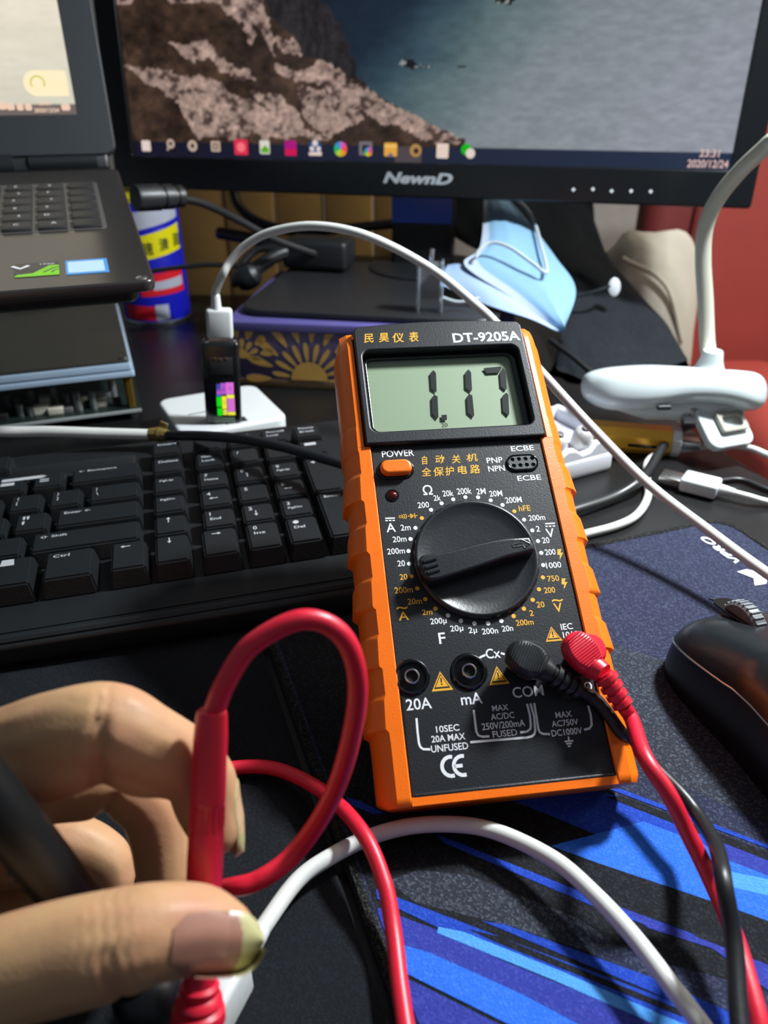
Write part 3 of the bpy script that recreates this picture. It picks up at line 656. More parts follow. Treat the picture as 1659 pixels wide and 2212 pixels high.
icon((-107.2,9.3), [(sq(5.6, 6.2), (176, 30, 130)), ([(-5.4, -6), (5.4, -6), (5.4, -0.6), (-5.4, -0.6)], (214, 30, 84))])
icon((-84,9.7), [(circ(0, 0.6, 5.8), (40, 90, 150)), (circ(0, 4, 2.5), W_), (circ(-3, -0.6, 2.1), W_), (circ(3.2, -0.6, 2.1), W_), ([(-6, -6), (6, -6), (6, -2.8), (-6, -3.4)], W_)])
rb_ = [(226, 90, 190), (236, 90, 90), (240, 160, 50), (180, 210, 60), (40, 180, 110), (60, 150, 210)]
icon((-60.4,9.4), [([(0, 0)] + arc(0, 0, 6, 90 - 60 * k, 30 - 60 * k, 5), c) for k, c in enumerate(rb_)])
icon((-37.5,10.2), [(sq(6, 5.6), (120, 112, 120)), (sq(3.2, 2.8), (40, 38, 60))] + [([(2.4, -2.6)] + arc(2.4, -2.6, 3.6, 90 - 60 * k, 30 - 60 * k, 3), c) for k, c in enumerate(rb_)])
icon((-15,9.8), [(sq(5.8, 5.4), (232, 170, 70)), ([(-5.6, 1.6), (5.6, 1.6), (5.6, 3.6), (-5.6, 3.6)], (246, 200, 110)), (arc(0, -5.2, 2.6, 0, 180, 8), (120, 110, 140))])
icon((7.3,9.5), [(circ(0, 0, 5.2, 12), (180, 140, 84)), (circ(0.4, -0.3, 2.4), (70, 52, 44))])
icon((30.8,9.6), [(sq(5.2, 5.8), (236, 214, 200))])
icon((52.8,9.7), [(circ(-1.6, 1.4, 4.4), (30, 186, 40)), (circ(2.2, -1.6, 4), (232, 218, 206))])
m_clock = glow('clock_glow', (236, 200, 196), 0.85)
obj('clock_text', MB().text('23:31', *(246.7,11.9), 15, 5.6, 0.3, bold=0.02), m_clock, SCREEN, OF, smooth=0)
obj('date_text', MB().text('2020/12/24', *(246.7,4.2), 31, 5.8, 0.3, bold=0.02), m_clock, SCREEN, OF, smooth=0)

# ------------------------------------------------------------------ the floral box under the monitor
m_purple = mat('violet_box_paper', (84, 78, 138), 0.55, var=0.12, nscale=60)
m_goldp = mat('dull_gold_print', (184, 142, 66), 0.5, var=0.2, nscale=70)
GF = T(-2, 660, 0) @ RZ(-7)
t = thing('gift_box', 'violet cardboard box with a gold flower print under the monitor foot', 'box', GF)
obj('lid', MB().box((0, 0, 49.3), (222, 178, 7.4), 1.2), m_purple, t, GF)
obj('box_body', MB().box((0, 0, 22.8), (219, 175, 45.6), 1.0), mat('dusky_violet_box', (70, 62, 92), 0.55, var=0.15), t, GF)
obj('foot_band', MB().box((0, 0, 4), (219.6, 175.6, 7), 0.6), mat('brown_box_edge', (92, 70, 44), 0.6), t, GF)
fl = MB()
def petal(cx, cz, ang, l, wd, mi=0):
    ca, sa = math.cos(ang), math.sin(ang); pts = []
    for k in range(12):
        a = 2 * math.pi * k / 12; px = l / 2 + l / 2 * math.cos(a); pz = wd / 2 * math.sin(a) * (0.7 + 0.3 * math.cos(a))
        pts.append((max(-109, min(109, cx + px * ca - pz * sa)), -87.7, max(0.8, min(45.4, cz + px * sa + pz * ca))))
    return pts
def flower(cx, cz, R_, n):
    for ring_, (k0, k1, wd) in enumerate(((0.30, 0.66, 5.4), (0.66, 1.12, 8.6))):
        for i in range(n):
            a = math.pi * (i + 0.5 * ring_) / (n - 0.5)
            for s_, mi, e in ((1.25, 1, 0.1), (1.0, 0, 0.2)):
                p = petal(cx + R_ * k0 * math.cos(a), cz + R_ * k0 * math.sin(a), a, R_ * (k1 - k0) * (1.06 if mi else 1), wd * s_)
                fl.add([(q[0], q[1] - e, q[2]) for q in p], [list(range(len(p)))], mi)
    c = [(cx + R_ * 0.32 * math.cos(math.pi * k / 14), -88.4, cz + R_ * 0.32 * math.sin(math.pi * k / 14)) for k in range(15)]
    fl.add(c, [list(range(15))], 0)
flower(-46, 8, 46, 10); flower(62, 8, 44, 10); flower(-100, 24, 24, 7)
obj('flower_print', fl, [m_goldp, mat('violet_line_print', (64, 58, 104), 0.6, var=0.1)], t, GF, smooth=0)

# ------------------------------------------------------------------ the laptop
LBF = T(*(-116.6,399.4,125.8)) @ RZ(20) @ RX(7.5)
m_deck = mat('laptop_deck_brushed', (44, 41, 39), 0.24, var=0.15, nscale=30, bump=0.06, bscale=500, spec=0.6)
m_lkey = mat('laptop_key_grey', (36, 36, 37), 0.5)
t = thing('laptop', 'dark open laptop with a cream desktop on its screen, at the left edge', 'laptop', T(*(-116.6,399.4,125.8)) @ RZ(20) @ RX(7.5) @ T(-180, 0, -18))
LAP = t
obj('base', MB().plate([rrect(-362, 0, 0, 238, 6)], -6, 0, 1.2), m_deck, t, LBF)
obj('base_underside', MB().plate([rrect(-354, 12, -8, 232, 6)], -16, -5.8, 3), m_black, t, LBF)
obj('keyboard_tray', MB().plate([rrect(-345, 92, -17, 200, 4)], -0.2, 0.25, 0.1), mat('laptop_tray_grey', (78, 76, 74), 0.5), t, LBF)
legs_ = ['0', '.', 'Enter', '1', '2', '3', '4', '5', '6', '7', '8', '9', '+', '-']
key_me = None
for r_ in range(6):
    for c_ in range(17):
        x = -27.6 - c_ * 19.4 - (4 if c_ > 3 else 0); y = 101 + r_ * 17.2
        if x < -200: continue
        mb = MB().box((x, y, 1.1), (16.6, 14.8 if r_ < 5 else 11, 2.0), 0.7, 2, taper=0.05)
        if c_ > 0: mb.text(random.choice('0123456789ABCDEFGH'), x - 3 + random.random() * 4, y + 1, 0, 3.2, 2.16, 1)
        obj('key', mb, [m_lkey, m_ink], t, LBF)
ps = (-55.9,27.8); pi_ = (-31.6,27.4)
obj('green_sticker', MB().plate([rrect(ps[0] - 10.8, ps[1] - 10.2, ps[0] + 10.8, ps[1] + 10.2, 0.6)], 0.02, 0.25, mi=0).flat([(ps[0] - 10.8, ps[1] - 9.9), (ps[0] + 10.6, ps[1] - 9.9), (ps[0] + 10.6, ps[1] + 5.1), (ps[0] + 6, ps[1] + 5.1), (ps[0] - 2, ps[1] - 5.4), (ps[0] - 9.4, ps[1] - 6.5)], 0.3, 1)
    .ribbon([(ps[0] + 3, ps[1] - 5.1), (ps[0] + 8, ps[1] + 0.8), (ps[0] + 10.4, ps[1] + 2.0)], 1.1, 0.34, 0).ribbon([(ps[0] + 7, ps[1] - 5.8), (ps[0] + 8.4, ps[1] - 2.4), (ps[0] + 10.4, ps[1] - 2.0)], 0.9, 0.34, 0)
    .ribbon([(ps[0] - 12, ps[1] + 6.8), (ps[0] - 8, ps[1] + 2.5), (ps[0] - 4, ps[1] + 6.8)], 2, 0.34, 2).text('1050', ps[0] + 5, ps[1] + 7.5, 7, 1.6, 0.34, 2),
    [mat('sticker_black', (56, 54, 52), 0.4), mat('sticker_green', (116, 190, 20), 0.4), m_ink], t, LBF, smooth=0, label='black and green graphics sticker')
obj('blue_sticker', MB().plate([rrect(pi_[0] - 10.5, pi_[1] - 11.0, pi_[0] + 10.5, pi_[1] + 11.0, 1)], 0.02, 0.25, mi=0).flat(rrect(pi_[0] - 9.4, pi_[1] - 8.5, pi_[0] + 8.6, pi_[1] + 8.5, 1), 0.3, 1),
    [mat('sticker_blue', (70, 140, 200), 0.4), mat('sticker_pale', (176, 206, 228), 0.4)], t, LBF, smooth=0, label='pale blue processor sticker')
obj('corner_dot', MB().lathe([(3.2, 0), (2.4, 0.6), (0, 0.8)], 12, M=T(-6, 5, -0.1)), m_metal, t, LBF)  # small bright metal dome on the front corner
LSF = T(*(-206.4,643.3,165)) @ RZ(20) @ RX(75)
m_lbez = mat('laptop_bezel_grey', (40, 44, 48), 0.55, bump=0.1, bscale=600)
scr_r = -20.5; scr_w = 310.0; scr_b = 27.4; scr_h = 175
obj('lid', MB().plate([rrect(-362, 0, 2.4, 228, 8), [(scr_r - scr_w, scr_b), (scr_r, scr_b), (scr_r, scr_b + scr_h), (scr_r - scr_w, scr_b + scr_h)]], -1, 1.2, 0.5), m_lbez, t, LSF)
obj('lid_back', MB().plate([rrect(-363, -1, 3.4, 229, 8)], -7, -1.2, 1.5), m_black, t, LSF)
obj('hinge_cover', MB().box((-175, -4, -9), (344, 14, 16), 3), m_black, t, LSF)
obj('hinge', MB().tube([(-12, -4, -5), (-60, -4, -5)], 6.5, 16, smooth=False), m_black, t, LSF)
obj('hinge', MB().tube([(-70, -6, -3), (-330, -6, -3)], 8.5, 16, smooth=False), m_black, t, LSF)
def cream(X, Y):
    x = X; y = Y
    n = noise2(x / 10, y / 3.0, 5) * 0.03 + noise2(x / 30, y / 14, 15) * 0.02
    k = np.clip((y - 12) / 110, 0, 1)
    c = np.stack([0.845 + 0.13 * k, 0.83 + 0.09 * k, 0.755 + 0.09 * k], 1) + n[:, None]
    c = np.where((y < 7.4)[:, None], np.array([0.44, 0.40, 0.38]), c)
    return np.clip(c, 0, 1)
LSCR = picture_obj('screen', scr_w, scr_h, 200, 110, cream, t, LSF @ T(scr_r - scr_w, scr_b, 0), 1.0)
wc = (-44.7,48.4); wr = (-23.2,48.4)
wid = [(wc[0] + 8.6 * math.cos(math.radians(a)), wc[1] + 8.6 * math.sin(math.radians(a))) for a in range(90, 271, 15)]
x1 = wr[0]
obj('widget', MB().flat(wid + [(x1 - 1, wc[1] - 8.6), (x1, wc[1] - 7.6), (x1, wc[1] + 7.6), (x1 - 1, wc[1] + 8.6)], 0.3), glow('widget_glow', (255, 240, 200), 1.0), LSCR, LSF, smooth=0)
obj('gauge', MB().ribbon(arc(wc[0] + 1, wc[1], 4.6, -30, 210, 20), 0.9, 0.4), glow('gauge_glow', (206, 196, 20), 1.0), LSCR, LSF, smooth=0)
m_tray = glow('tray_glow', (240, 206, 184), 1.0)
for q, s_ in (((-69.9,33.7), 3.0), ((-64.5,33.3), 3.0), ((-58.3,33), 2.6), ((-52.7,32.9), 2.6), ((-27.1,32.6), 3.4)):
    obj('tray_icon', MB().flat(rrect(q[0] - s_, q[1] - 2.4, q[0] + s_ * 0.8, q[1] + 2.2, 1.4), 0.3), m_tray, LSCR, LSF, smooth=0)
obj('clock_text', MB().text('23:31', *(-41.2,35.2), 8.4, 2.8, 0.3, bold=0.03), m_tray, LSCR, LSF, smooth=0)
obj('date_text', MB().text('2020/12/24', *(-40.9,30.6), 17, 2.8, 0.3, bold=0.03), m_tray, LSCR, LSF, smooth=0)

# stand that carries the laptop
t = thing('laptop_stand', 'black angled laptop stand hidden in shadow under the laptop', 'stand', T(-330, 610, 0) @ RZ(20))
SF = T(*(-116.6,399.4,125.8)) @ RZ(20)
obj('tray', MB().box((-200, 165, -15), (200, 120, 4), 1.5), m_black, t, SF @ RX(7.5) @ T(-70, 0, -7))
for y in (130, 205): obj('leg', MB().box((-352, y, -68), (14, 24, 114), 3), m_black, t, SF)
obj('foot', MB().box((-352, 168, -122.6), (30, 130, 6), 2), m_black, t, SF)

# ------------------------------------------------------------------ display board with its circuit board on standoffs
t = thing('display_board', 'small bare display panel on standoffs above a circuit board, below the laptop', 'circuit board', T(-179, 522, 0) @ RZ(20))
DF = T(-179, 522, 0) @ RZ(20)
obj('glass_panel', MB().plate([rrect(-200, 0, 0, 190, 2)], 41.5, 43.5, 0.3), mat('dark_panel_glass', (46, 44, 38), 0.4, var=0.2, nscale=15), t, DF)
m_acr = mat('blue_grey_acrylic', (150, 170, 190), 0.25, var=0.1)
obj('acrylic_frame', MB().plate([rrect(-200, -1.5, 1.5, 190, 2)], 36.5, 41.3, 0.5), m_acr, t, DF)
obj('acrylic_frame', MB().plate([rrect(-200, -2.5, 2.5, 190, 2)], 31.8, 35.6, 0.5), m_acr, t, DF)
m_pcb = mat('dark_circuit_board', (20, 34, 30), 0.4, var=0.3, nscale=120)
obj('circuit_board', MB().plate([rrect(-200, -3, 3, 188, 1)], 6, 7.8, 0.2), m_pcb, t, DF)
obj('board_edge', MB().box((-99, -3.4, 6.6), (204, 1.2, 2.4), 0.3), mat('board_edge_grey', (140, 146, 146), 0.4), t, DF)
m_brass = mat('brass', (150, 118, 52), 0.35, 0.8)
for x, y in ((-3, 3), (-3, 182), (-190, 3)):
    obj('standoff', MB().lathe([(3.0, 7.8), (3.0, 31.6)], 6, M=T(x, y, 0)), m_brass, t, DF, smooth=0)
    obj('screw', MB().lathe([(2.8, 43.4), (2.6, 45.4), (0, 46)], 12, M=T(x, y, 0)), m_metal, t, DF)
    obj('foot', MB().lathe([(3.0, 0), (3.0, 6)], 6, M=T(x, y, 0)), m_metal, t, DF, smooth=0)
r3 = random.Random(4)
m_chip = mat('chip_black', (26, 26, 28), 0.5); m_tin = mat('tin_shield', (150, 152, 150), 0.4, 0.8); m_cap = mat('capacitor_grey', (120, 124, 124), 0.35, 0.6); m_cream = mat('connector_cream', (190, 186, 170), 0.5)
for i in range(26):
    x = -12 - (i % 13) * 8.2 - r3.random() * 3; y = 8 + (i // 13) * 16 + r3.random() * 6; k = r3.random(); d = (5 + r3.random() * 6, 5 + r3.random() * 5, 2 + r3.random() * 9)
    if k < 0.35: obj('capacitor', MB().lathe([(2.8, 0), (2.8, d[2] + 3), (2.4, d[2] + 3.5), (0, d[2] + 3.5)], 14, M=T(x, y, 7.8)), m_cap, t, DF)
    elif k < 0.7: obj('chip', MB().box((x, y, 7.8 + d[2] / 2), d, 0.4), m_chip if k < 0.55 else m_tin, t, DF)
    else: obj('connector', MB().box((x, y, 7.8 + d[2] / 2), (d[0], d[1], d[2]), 0.4), m_cream, t, DF)

# ------------------------------------------------------------------ the blue spray can
CF = T(-233, 792, 0)
t = thing('spray_can', 'blue aerosol can with a yellow band, standing behind the laptop corner', 'can', CF)
m_canb = mat('can_blue', (22, 28, 172), 0.3, var=0.04); m_cany = mat('can_yellow', (226, 214, 10), 0.4, var=0.03); m_canr = mat('can_red', (214, 30, 44), 0.4); m_canw = mat('can_silver', (178, 182, 196), 0.35)
CR = 33
obj('body', MB().lathe([(0, 0.5), (CR - 2, 0.5), (CR, 2.5), (CR, 108), (CR - 3, 113), (0, 113)], 48), m_canb, t, CF)
obj('base_rim', MB().lathe([(CR - 3, 0), (CR + 0.5, 0.3), (CR + 0.5, 2.6), (CR, 3.2)], 48), m_metal, t, CF)
def wrap(name, pts, k, m_, lab=None):
    mb = MB(); n = 24; (a0, z00, z10), (a1, z01, z11) = pts
    for j in range(n):
        u0, u1 = j / n, (j + 1) / n
        A0, A1 = (math.radians(a0 + (a1 - a0) * u) for u in (u0, u1)); l0, l1 = z00 + (z01 - z00) * u0, z00 + (z01 - z00) * u1; h0, h1 = z10 + (z11 - z10) * u0, z10 + (z11 - z10) * u1
        R_ = CR + k
        mb.add([(R_ * math.cos(A0), R_ * math.sin(A0), l0), (R_ * math.cos(A1), R_ * math.sin(A1), l1), (R_ * math.cos(A1), R_ * math.sin(A1), h1), (R_ * math.cos(A0), R_ * math.sin(A0), h0)], [[0, 1, 2, 3]])
    return obj(name, mb, m_, t, CF, label=lab)
wrap('yellow_band', ((200, 55, 76), (350, 70, 94)), 0.15, m_cany)
wrap('silver_band', ((200, 82, 101), (350, 99, 112)), 0.15, m_canw)
wrap('blue_line', ((200, 79, 82), (350, 96, 99)), 0.2, m_canb)
wrap('red_patch', ((226, 6, 20), (282, 5, 19)), 0.15, m_canr); wrap('white_patch', ((283, 4.5, 20), (306, 5, 20)), 0.17, m_canw)
wrap('red_patch', ((262, 28, 49), (345, 30, 52)), 0.15, m_canr); wrap('white_patch', ((285, 34, 42), (342, 36, 45)), 0.2, m_canw)
for i, ch in enumerate('保速清润'):
    a = 258 + i * 27; A = math.radians(a); z = 71 + i * 2.6
    Fm = CF @ T(math.cos(A) * (CR + 0.4), math.sin(A) * (CR + 0.4), z) @ RZ(a + 90) @ RX(90)
    obj('lettering', MB().text(ch, 0, 0, 10, 12, 0, bold=0.02), mat('can_dark_ink', (70, 74, 20), 0.5) if i == 0 else MATS['can_dark_ink'], t, Fm, smooth=0)
obj('cap', MB().lathe([(22, 112), (24, 113), (24, 117), (22, 119), (0, 119)], 32), m_cany, t, CF)

# ------------------------------------------------------------------ cables and power bricks behind the desk things
def cable(name, label, pts, r_, m_, seg=10, group=None, n=8):
    mb = MB().tube(pts, r_, seg, n=n)
    o = obj(name, mb, m_, None, I4, 60, origin=tuple(pts[0])); tag(o, label, 'cable', group); return o
t = thing('charger_cable', 'black laptop power cord with a thick round plug in the laptop side', 'power cord', T(*(-178.4,599.2,137.9)))
a, b_ = Vector((-183,606.3,138.2)), Vector((-155.3,632.7,136.2))
Fp = along(a, b_)
L_ = (b_ - a).length
obj('plug', MB().lathe([(0, 0), (9, 0), (9.5, 2), (9.5, L_ * .5), (8, L_ * .52), (8, L_ * .56), (9, L_ * .58), (9, L_ * .78), (7, L_ * .8), (7, L_ * .86), (8, L_ * .88), (8, L_), (0, L_)], 24), m_black, t, Fp)
obj('cord', MB().tube([(-156.7,632,135), (-143,651.3,128.4), (-123,677.2,113.3), (-96.5,700.5,93.4), (-63,725,75.9), (-43.1,743.1,67.3)], 3.2), m_bcable, t)
BX = T(*(-60,741.1,74)) @ RZ(-14)
t = thing('power_adapter', 'black power adapter brick lying behind the monitor foot plate', 'adapter', T(*(-60,741.1,74)) @ RZ(-14))
obj('brick', MB().box((0, 0, 0), (62, 36, 26), 5), m_black, t, BX)
obj('strain_relief', MB().tube([(-30, 0, 0), (-46, -4, 3)], [6, 3.5], 12, smooth=False), m_bcable, t, BX)
obj('cable', MB().tube([(-44, -4, 3), (-60, -10, 0), (-72, -22, -14), (-78, -26, -30)], 3.4), m_bcable, t, BX)
t = thing('round_plug', 'small round black plug hanging at the back edge beside the floral box', 'plug', T(*(-125.3,715,58.3)))
obj('body', MB().lathe([(0, -12), (8, -11), (11, -6), (12, 0), (11, 7), (7, 11), (0, 12)], 24), m_black, t, T(*(-124,714.8,57.9)) @ RY(60))
obj('lead', MB().tube([(-126.1,714.2,56.8), (-113.8,721.4,65.5), (-97.5,730.8,73.9), (-75.1,743.3,77.7)], 6.5), m_bcable, t)
cable('black_cable', 'black cable looping down from behind the monitor', [(-154.8,868.4,126.2), (-155.7,858.9,109.5), (-148.6,849.6,97.2), (-128.9,839.4,85.1), (-90.1,829.4,77.7), (-42.5,830.8,80.2), (14.5,833.6,85.1)], 5, m_bcable)
cable('black_rod', 'straight thick black cable sticking out left of the power adapter', [(-167.8,818.2,78.2), (-134.1,805,75.1), (-94.5,780.3,72.1), (-70.5,761.9,70)], 6, m_bcable)
cable('thin_black_cable', 'thin black cable crossing the spray can at half height', [(-223,716.3,60.5), (-181.9,723.3,64.7), (-157,726.2,65.8), (-127.6,727.6,64.2), (-115.1,728.6,62)], 2.2, m_bcable)

# ------------------------------------------------------------------ the keyboard
KF = Matrix(((0.96603, -0.25839, 0.00408, -66.92), (0.25805, 0.96368, -0.06877, 317.1), (0.01384, 0.06748, 0.99762, 28.35), (0, 0, 0, 1)))
t = thing('keyboard', 'full-size black keyboard with white legends, left of the multimeter', 'keyboard', T(-150, 330, 0) @ RZ(15))
m_kb = mat('keyboard_case_black', (24, 26, 28), 0.42, bump=0.15, bscale=700)
m_key = mat('keycap_black', (27, 29, 31), 0.36, bump=0.2, bscale=900, spec=0.5)
U = 19.05
kx0, kx1, ky0, ky1 = -270, 4.35 * U, -2.62 * U, 6.25 * U
body = [[(kx0, -1.9 * U), (-200, -2.30 * U), (-120, -2.5 * U), (-20, -2.6 * U), (kx1 - 8, -2.6 * U), (kx1, -2.35 * U), (kx1, ky1 - 8), (kx1 - 8, ky1), (kx0, ky1)]]
obj('case', MB().plate(body, -20.5, -9, 2.5), m_kb, t, KF)
for x in (-230, 60): obj('foot', MB().box((x, 5.6 * U, -25), (30, 6, 12), 1.5), m_kb, t, KF)
well = [(kx0 + 4, -2.1 * U), (kx1 - 6, -2.1 * U), (kx1 - 6, 5.2 * U), (kx0 + 4, 5.2 * U)]
obj('key_well', MB().plate([well], -9.2, -8.4, 0.2), m_kb, t, KF)
obj('front_lip', MB().tube([(kx0, -2.2 * U, -9.5), (-60, -2.34 * U, -9.5), (kx1 - 4, -2.34 * U, -9.5)], 2.6, 10, smooth=False), m_kb, t, KF)
obj('top_strip', MB().box((-2.42 * U - 100, 4.52 * U, -6.2), (190, 0.8 * U, 6), 1.2), m_kb, t, KF)
m_kink = mat('key_legend_grey', (168, 171, 174), 0.6, var=0.03)
def key(x0, x1, row, leg, h=1.0, small=False, y_off=0.0):
    cx = (x0 + x1) / 2 * U - 1.6; wd = (x1 - x0) * U - 1.2; cy = (row + h / 2) * U + 1.0 + y_off * U; d = h * U - 1.0
    tz = 1.2 if row < -0.5 else (0.0 if row < 3 else 1.0)
    b = bmesh.new(); bmesh.ops.create_cube(b, size=1)
    for v in b.verts:
        top_ = v.co.z > 0; sx_ = wd - (3.6 if top_ else 0); sy_ = d - (3.0 if top_ else 0)
        v.co = Vector((v.co.x * sx_, v.co.y * sy_ + (0.9 if top_ else 0), tz if top_ else -8.6))
    bmesh.ops.bevel(b, geom=b.edges[:], offset=0.9, segments=2, affect='EDGES')
    mb = MB().bm(b, 0, T(cx, cy, 0))
    zt = tz + 0.05; lx0 = cx - wd / 2 + 4.4; ty = cy + 0.9 + d / 2 - 3.6
    for k, s_ in enumerate(leg):
        hgt = 2.1 if len(s_) > 1 else 2.9
        wt = min(wd - 7.5, 1.75 * len(s_)) if len(s_) > 1 else 0
        yy = ty - 1.6 - k * 4.3
        if s_ == 'WIN': mb.flat([(lx0 + 3, yy - 2), (lx0 + 9, yy - 2), (lx0 + 8.4, yy + 2.6), (lx0 + 3.4, yy + 2.6)], zt, 1)
        elif s_ in '←→↑↓' : 
            a = {'→': 0, '↑': 90, '←': 180, '↓': 270}[s_]; R_ = T(lx0 + 3.6, yy, 0) @ RZ(a)
            mb.ribbon([(-2, 0), (1, 0)], 0.5, zt, 1, R_).flat([(0.8, -1), (2.4, 0), (0.8, 1)], zt, 1, R_)
        else:
            gl = MB().text(s_, 0, 0, wt, hgt, zt, 1, bold=0.012)
            ww = max(p.x for p in gl.v) - min(p.x for p in gl.v)
            mb.text(s_, lx0 + ww / 2 + 0.4, yy, wt, hgt, zt, 1, bold=0.012)
    obj('key', mb, [m_key, m_kink], t, KF, smooth=30)
R0 = -2.36
for c_, (n3, n2, n1, n0) in enumerate(((['Num', 'Lock'], ['7', 'Home'], ['4', '←'], ['1', 'End']), (['/'], ['8', '↑'], ['5'], ['2', '↓']), (['*'], ['9', 'PgUp'], ['6', '→'], ['3', 'PgDn']))):
    for row, lg in ((3, n3), (2, n2), (1, n1), (0, n0)): key(c_ - 1, c_, row, lg)
key(2, 3, 3, ['-']); key(2, 3, 1, ['+'], 2); key(2, 3, -1.25, ['Enter'], 2.25)
L0 = -1.2
for row, lg in ((3, ['Delete']), (2, ['PgUp']), (1, ['PgDn']), (0, ['↑'])): key(L0 - 1, L0, row, lg)
for x0, x1, lg in ((-3.22, -2.2, ['←']), (L0 - 1, L0, ['↓']), (-1.08, -0.04, ['→']), (0, 1, ['0', 'Ins']), (1, 2, ['.', 'Del'])): key(x0, x1, -1.28, lg, 1.28)
for x0, x1, lg in ((-4.7, -3.4, ['Ctrl']), (-6.0, -4.75, ['WIN']), (-7.3, -6.05, ['Fn']), (-8.6, -7.35, ['Alt'])): key(x0, x1, -1.28, lg, 1.28)
for row, keys in ((3, ((2.0, ['← Backspace']), (1, ['+', '=']), (1, ['_', '-']), (1, [')', '0']), (1, ['(', '9']), (1, ['*', '8']))),
                  (2, ((1.5, ['|', '\\']), (1, ['}', ']']), (1, ['{', '[']), (1, ['P']), (1, ['O']), (1, ['I']))),
                  (1, ((2.25, ['Enter ←']), (1, ['"', "'"]), (1, [':', ';']), (1, ['L']), (1, ['K']))),
                  (0, ((2.75, ['⇧ Shift']), (1, ['?', '/']), (1, ['>', '.']), (1, ['<', ','])))):
    x = R0
    for wk, lg in keys: key(x - wk, x, row, lg); x -= wk
for x1, lg in ((L0, ['Insert']), (0, ['Home']), (1, ['PrtSc', 'SysRq']), (2, ['Scroll', 'Lock']), (3, ['Pause', 'Break'])): key(x1 - 1, x1, 4.06, lg)
key(-6.9, -5.9, 4.3, ['F12']); key(-7.95, -6.95, 4.3, ['F11'])

# ------------------------------------------------------------------ white square charger block, usb tester, white plug
WF = T(-112, 495, 0) @ RZ(27)
t = thing('charger_block', 'white square charger block behind the keyboard with the usb tester standing on it', 'charger', WF)
obj('body', MB().plate([rrect(-36, -36, 36, 36, 9)], 0, 18, 2.2, seg=3), m_white, t, WF)
obj('slot', MB().box((-16, -2, 18.0), (14, 1.0, 0.3)), MATS['charcoal_plastic'], t, WF)
obj('port', MB().box((2, -26, 18.05), (15, 8, 0.5), 0.2), m_dark, t, WF)
TF = T(-105.5, 472, 18.3) @ RZ(9) @ RY(3)
m_tclear = mat('smoky_tester_plastic', (20, 24, 25), 0.16, var=0.05, spec=0.6)
t = thing('usb_tester', 'small black usb tester with a lit colour display, upright on the white block', 'usb tester', TF)
obj('case', MB().box((0, 0, 27), (23, 11, 54), 2), m_tclear, t, TF)
obj('label_plate', MB().box((0, -5.6, 39), (14, 0.5, 11), 0.2), m_dark, t, TF)
for x in (-3.6, 0, 3.6): obj('contact', MB().box((x - 0.2, -5.9, 43.4 - abs(x) * -0.2), (1.5, 0.3, 1.6), 0.1), m_brass, t, TF)
obj('usb_shell', MB().box((0, 0, 54.5), (13.5, 6, 3), 0.4), m_metal, t, TF)
obj('shoulder', MB().box((-8, -3, 53.6), (2.4, 2.4, 1.8), 0.4), m_metal, t, TF); obj('shoulder', MB().box((9, -3, 54.2), (2.4, 2.4, 1.8), 0.4), m_metal, t, TF)
obj('foot_window', MB().box((0.5, -5.6, 2.8), (13, 0.5, 4), 0.2), mat('pale_window', (96, 112, 100), 0.3), t, TF)
SCRT = obj('display', MB().box((2.2, -5.6, 16.6), (12.5, 0.4, 24), 0.1), mat('tester_screen_black', (10, 10, 12), 0.2, var=0), t, TF)
for x0, x1, z0, z1, c in ((-3.6, -1.0, 22, 27.4, (70, 70, 170)), (-1.0, 2.2, 20.4, 28, (176, 92, 200)), (2.3, 7.2, 20.6, 28.4, (222, 112, 220)), (-3.6, -1.2, 21, 23.8, (228, 92, 220)),
                          (-3.9, -0.9, 12.2, 18.6, (20, 226, 26)), (-3.7, -0.8, 6.0, 11.2, (20, 226, 26)), (-0.6, 2.3, 10.6, 19.2, (240, 236, 60)), (-0.3, 2.4, 6.4, 10.0, (240, 236, 90)),
                          (2.6, 7.3, 17.8, 20.2, (246, 240, 90)), (2.7, 7.5, 8.6, 17.6, (216, 112, 206)), (2.8, 7.6, 6.2, 8.4, (238, 232, 60)), (-3.8, -0.8, 19, 20.6, (60, 120, 200))):
    obj('display_field', MB().box(((x0 + x1) / 2, -5.85, (z0 + z1) / 2), (x1 - x0, 0.1, z1 - z0)), ICM.setdefault(c, glow('field_glow', c, 1.0)), SCRT, TF)
m_dig = mat('field_digit_ink', (120, 60, 20), 0.5, var=0)
for x, z, s_ in ((0.9, 15, '5.12'), (0.9, 8.2, 'V'), (4.8, 24.5, '0.35'), (0.6, 24, 'A')):
    obj('field_figure', MB().text(s_, 0, 0, 2.2, 1.7, 0), m_dig, SCRT, TF @ T(x, -5.95, z) @ RX(90) @ RZ(90 if len(s_) > 2 else 0), smooth=0)
t = thing('white_usb_cable', 'long white usb cable arching from the usb tester behind the meter to the right edge', 'cable', TF @ T(0, 0, 56))
PFm = TF @ T(0.3, 0, 55.2)
obj('plug_body', MB().box((0, 0, 9.5), (16, 8, 19), 2.2), m_white, t, PFm)
obj('strain_relief', MB().lathe([(3.3, 18), (3.0, 22), (2.6, 27), (2.5, 27)], 16, M=T(-1.6, 0, 0)), m_white, t, PFm)
p0 = PFm @ Vector((-1.6, 0, 26)); p1 = PFm @ Vector((-1.5, 0, 29))
obj('cable', MB().tube([tuple(p0), tuple(p1), (-94.6,459.7,114.6), (-89.6,461.6,122.1), (-79.5,462.3,131.5), (-63.1,459.9,139.3), (-37.4,453,143.4), (-7.6,445.7,138.7), (26.1,443.3,122.3), (51.6,429.1,105.2), (62.6,419.8,96.9), (83.2,395.9,79.1), (109,371.4,56.1), (132.2,342,38.7), (152.6,310.8,30.2), (168.7,280.8,25.8), (193.2,235,22.1)], 2.45, 12), m_wcable, t)
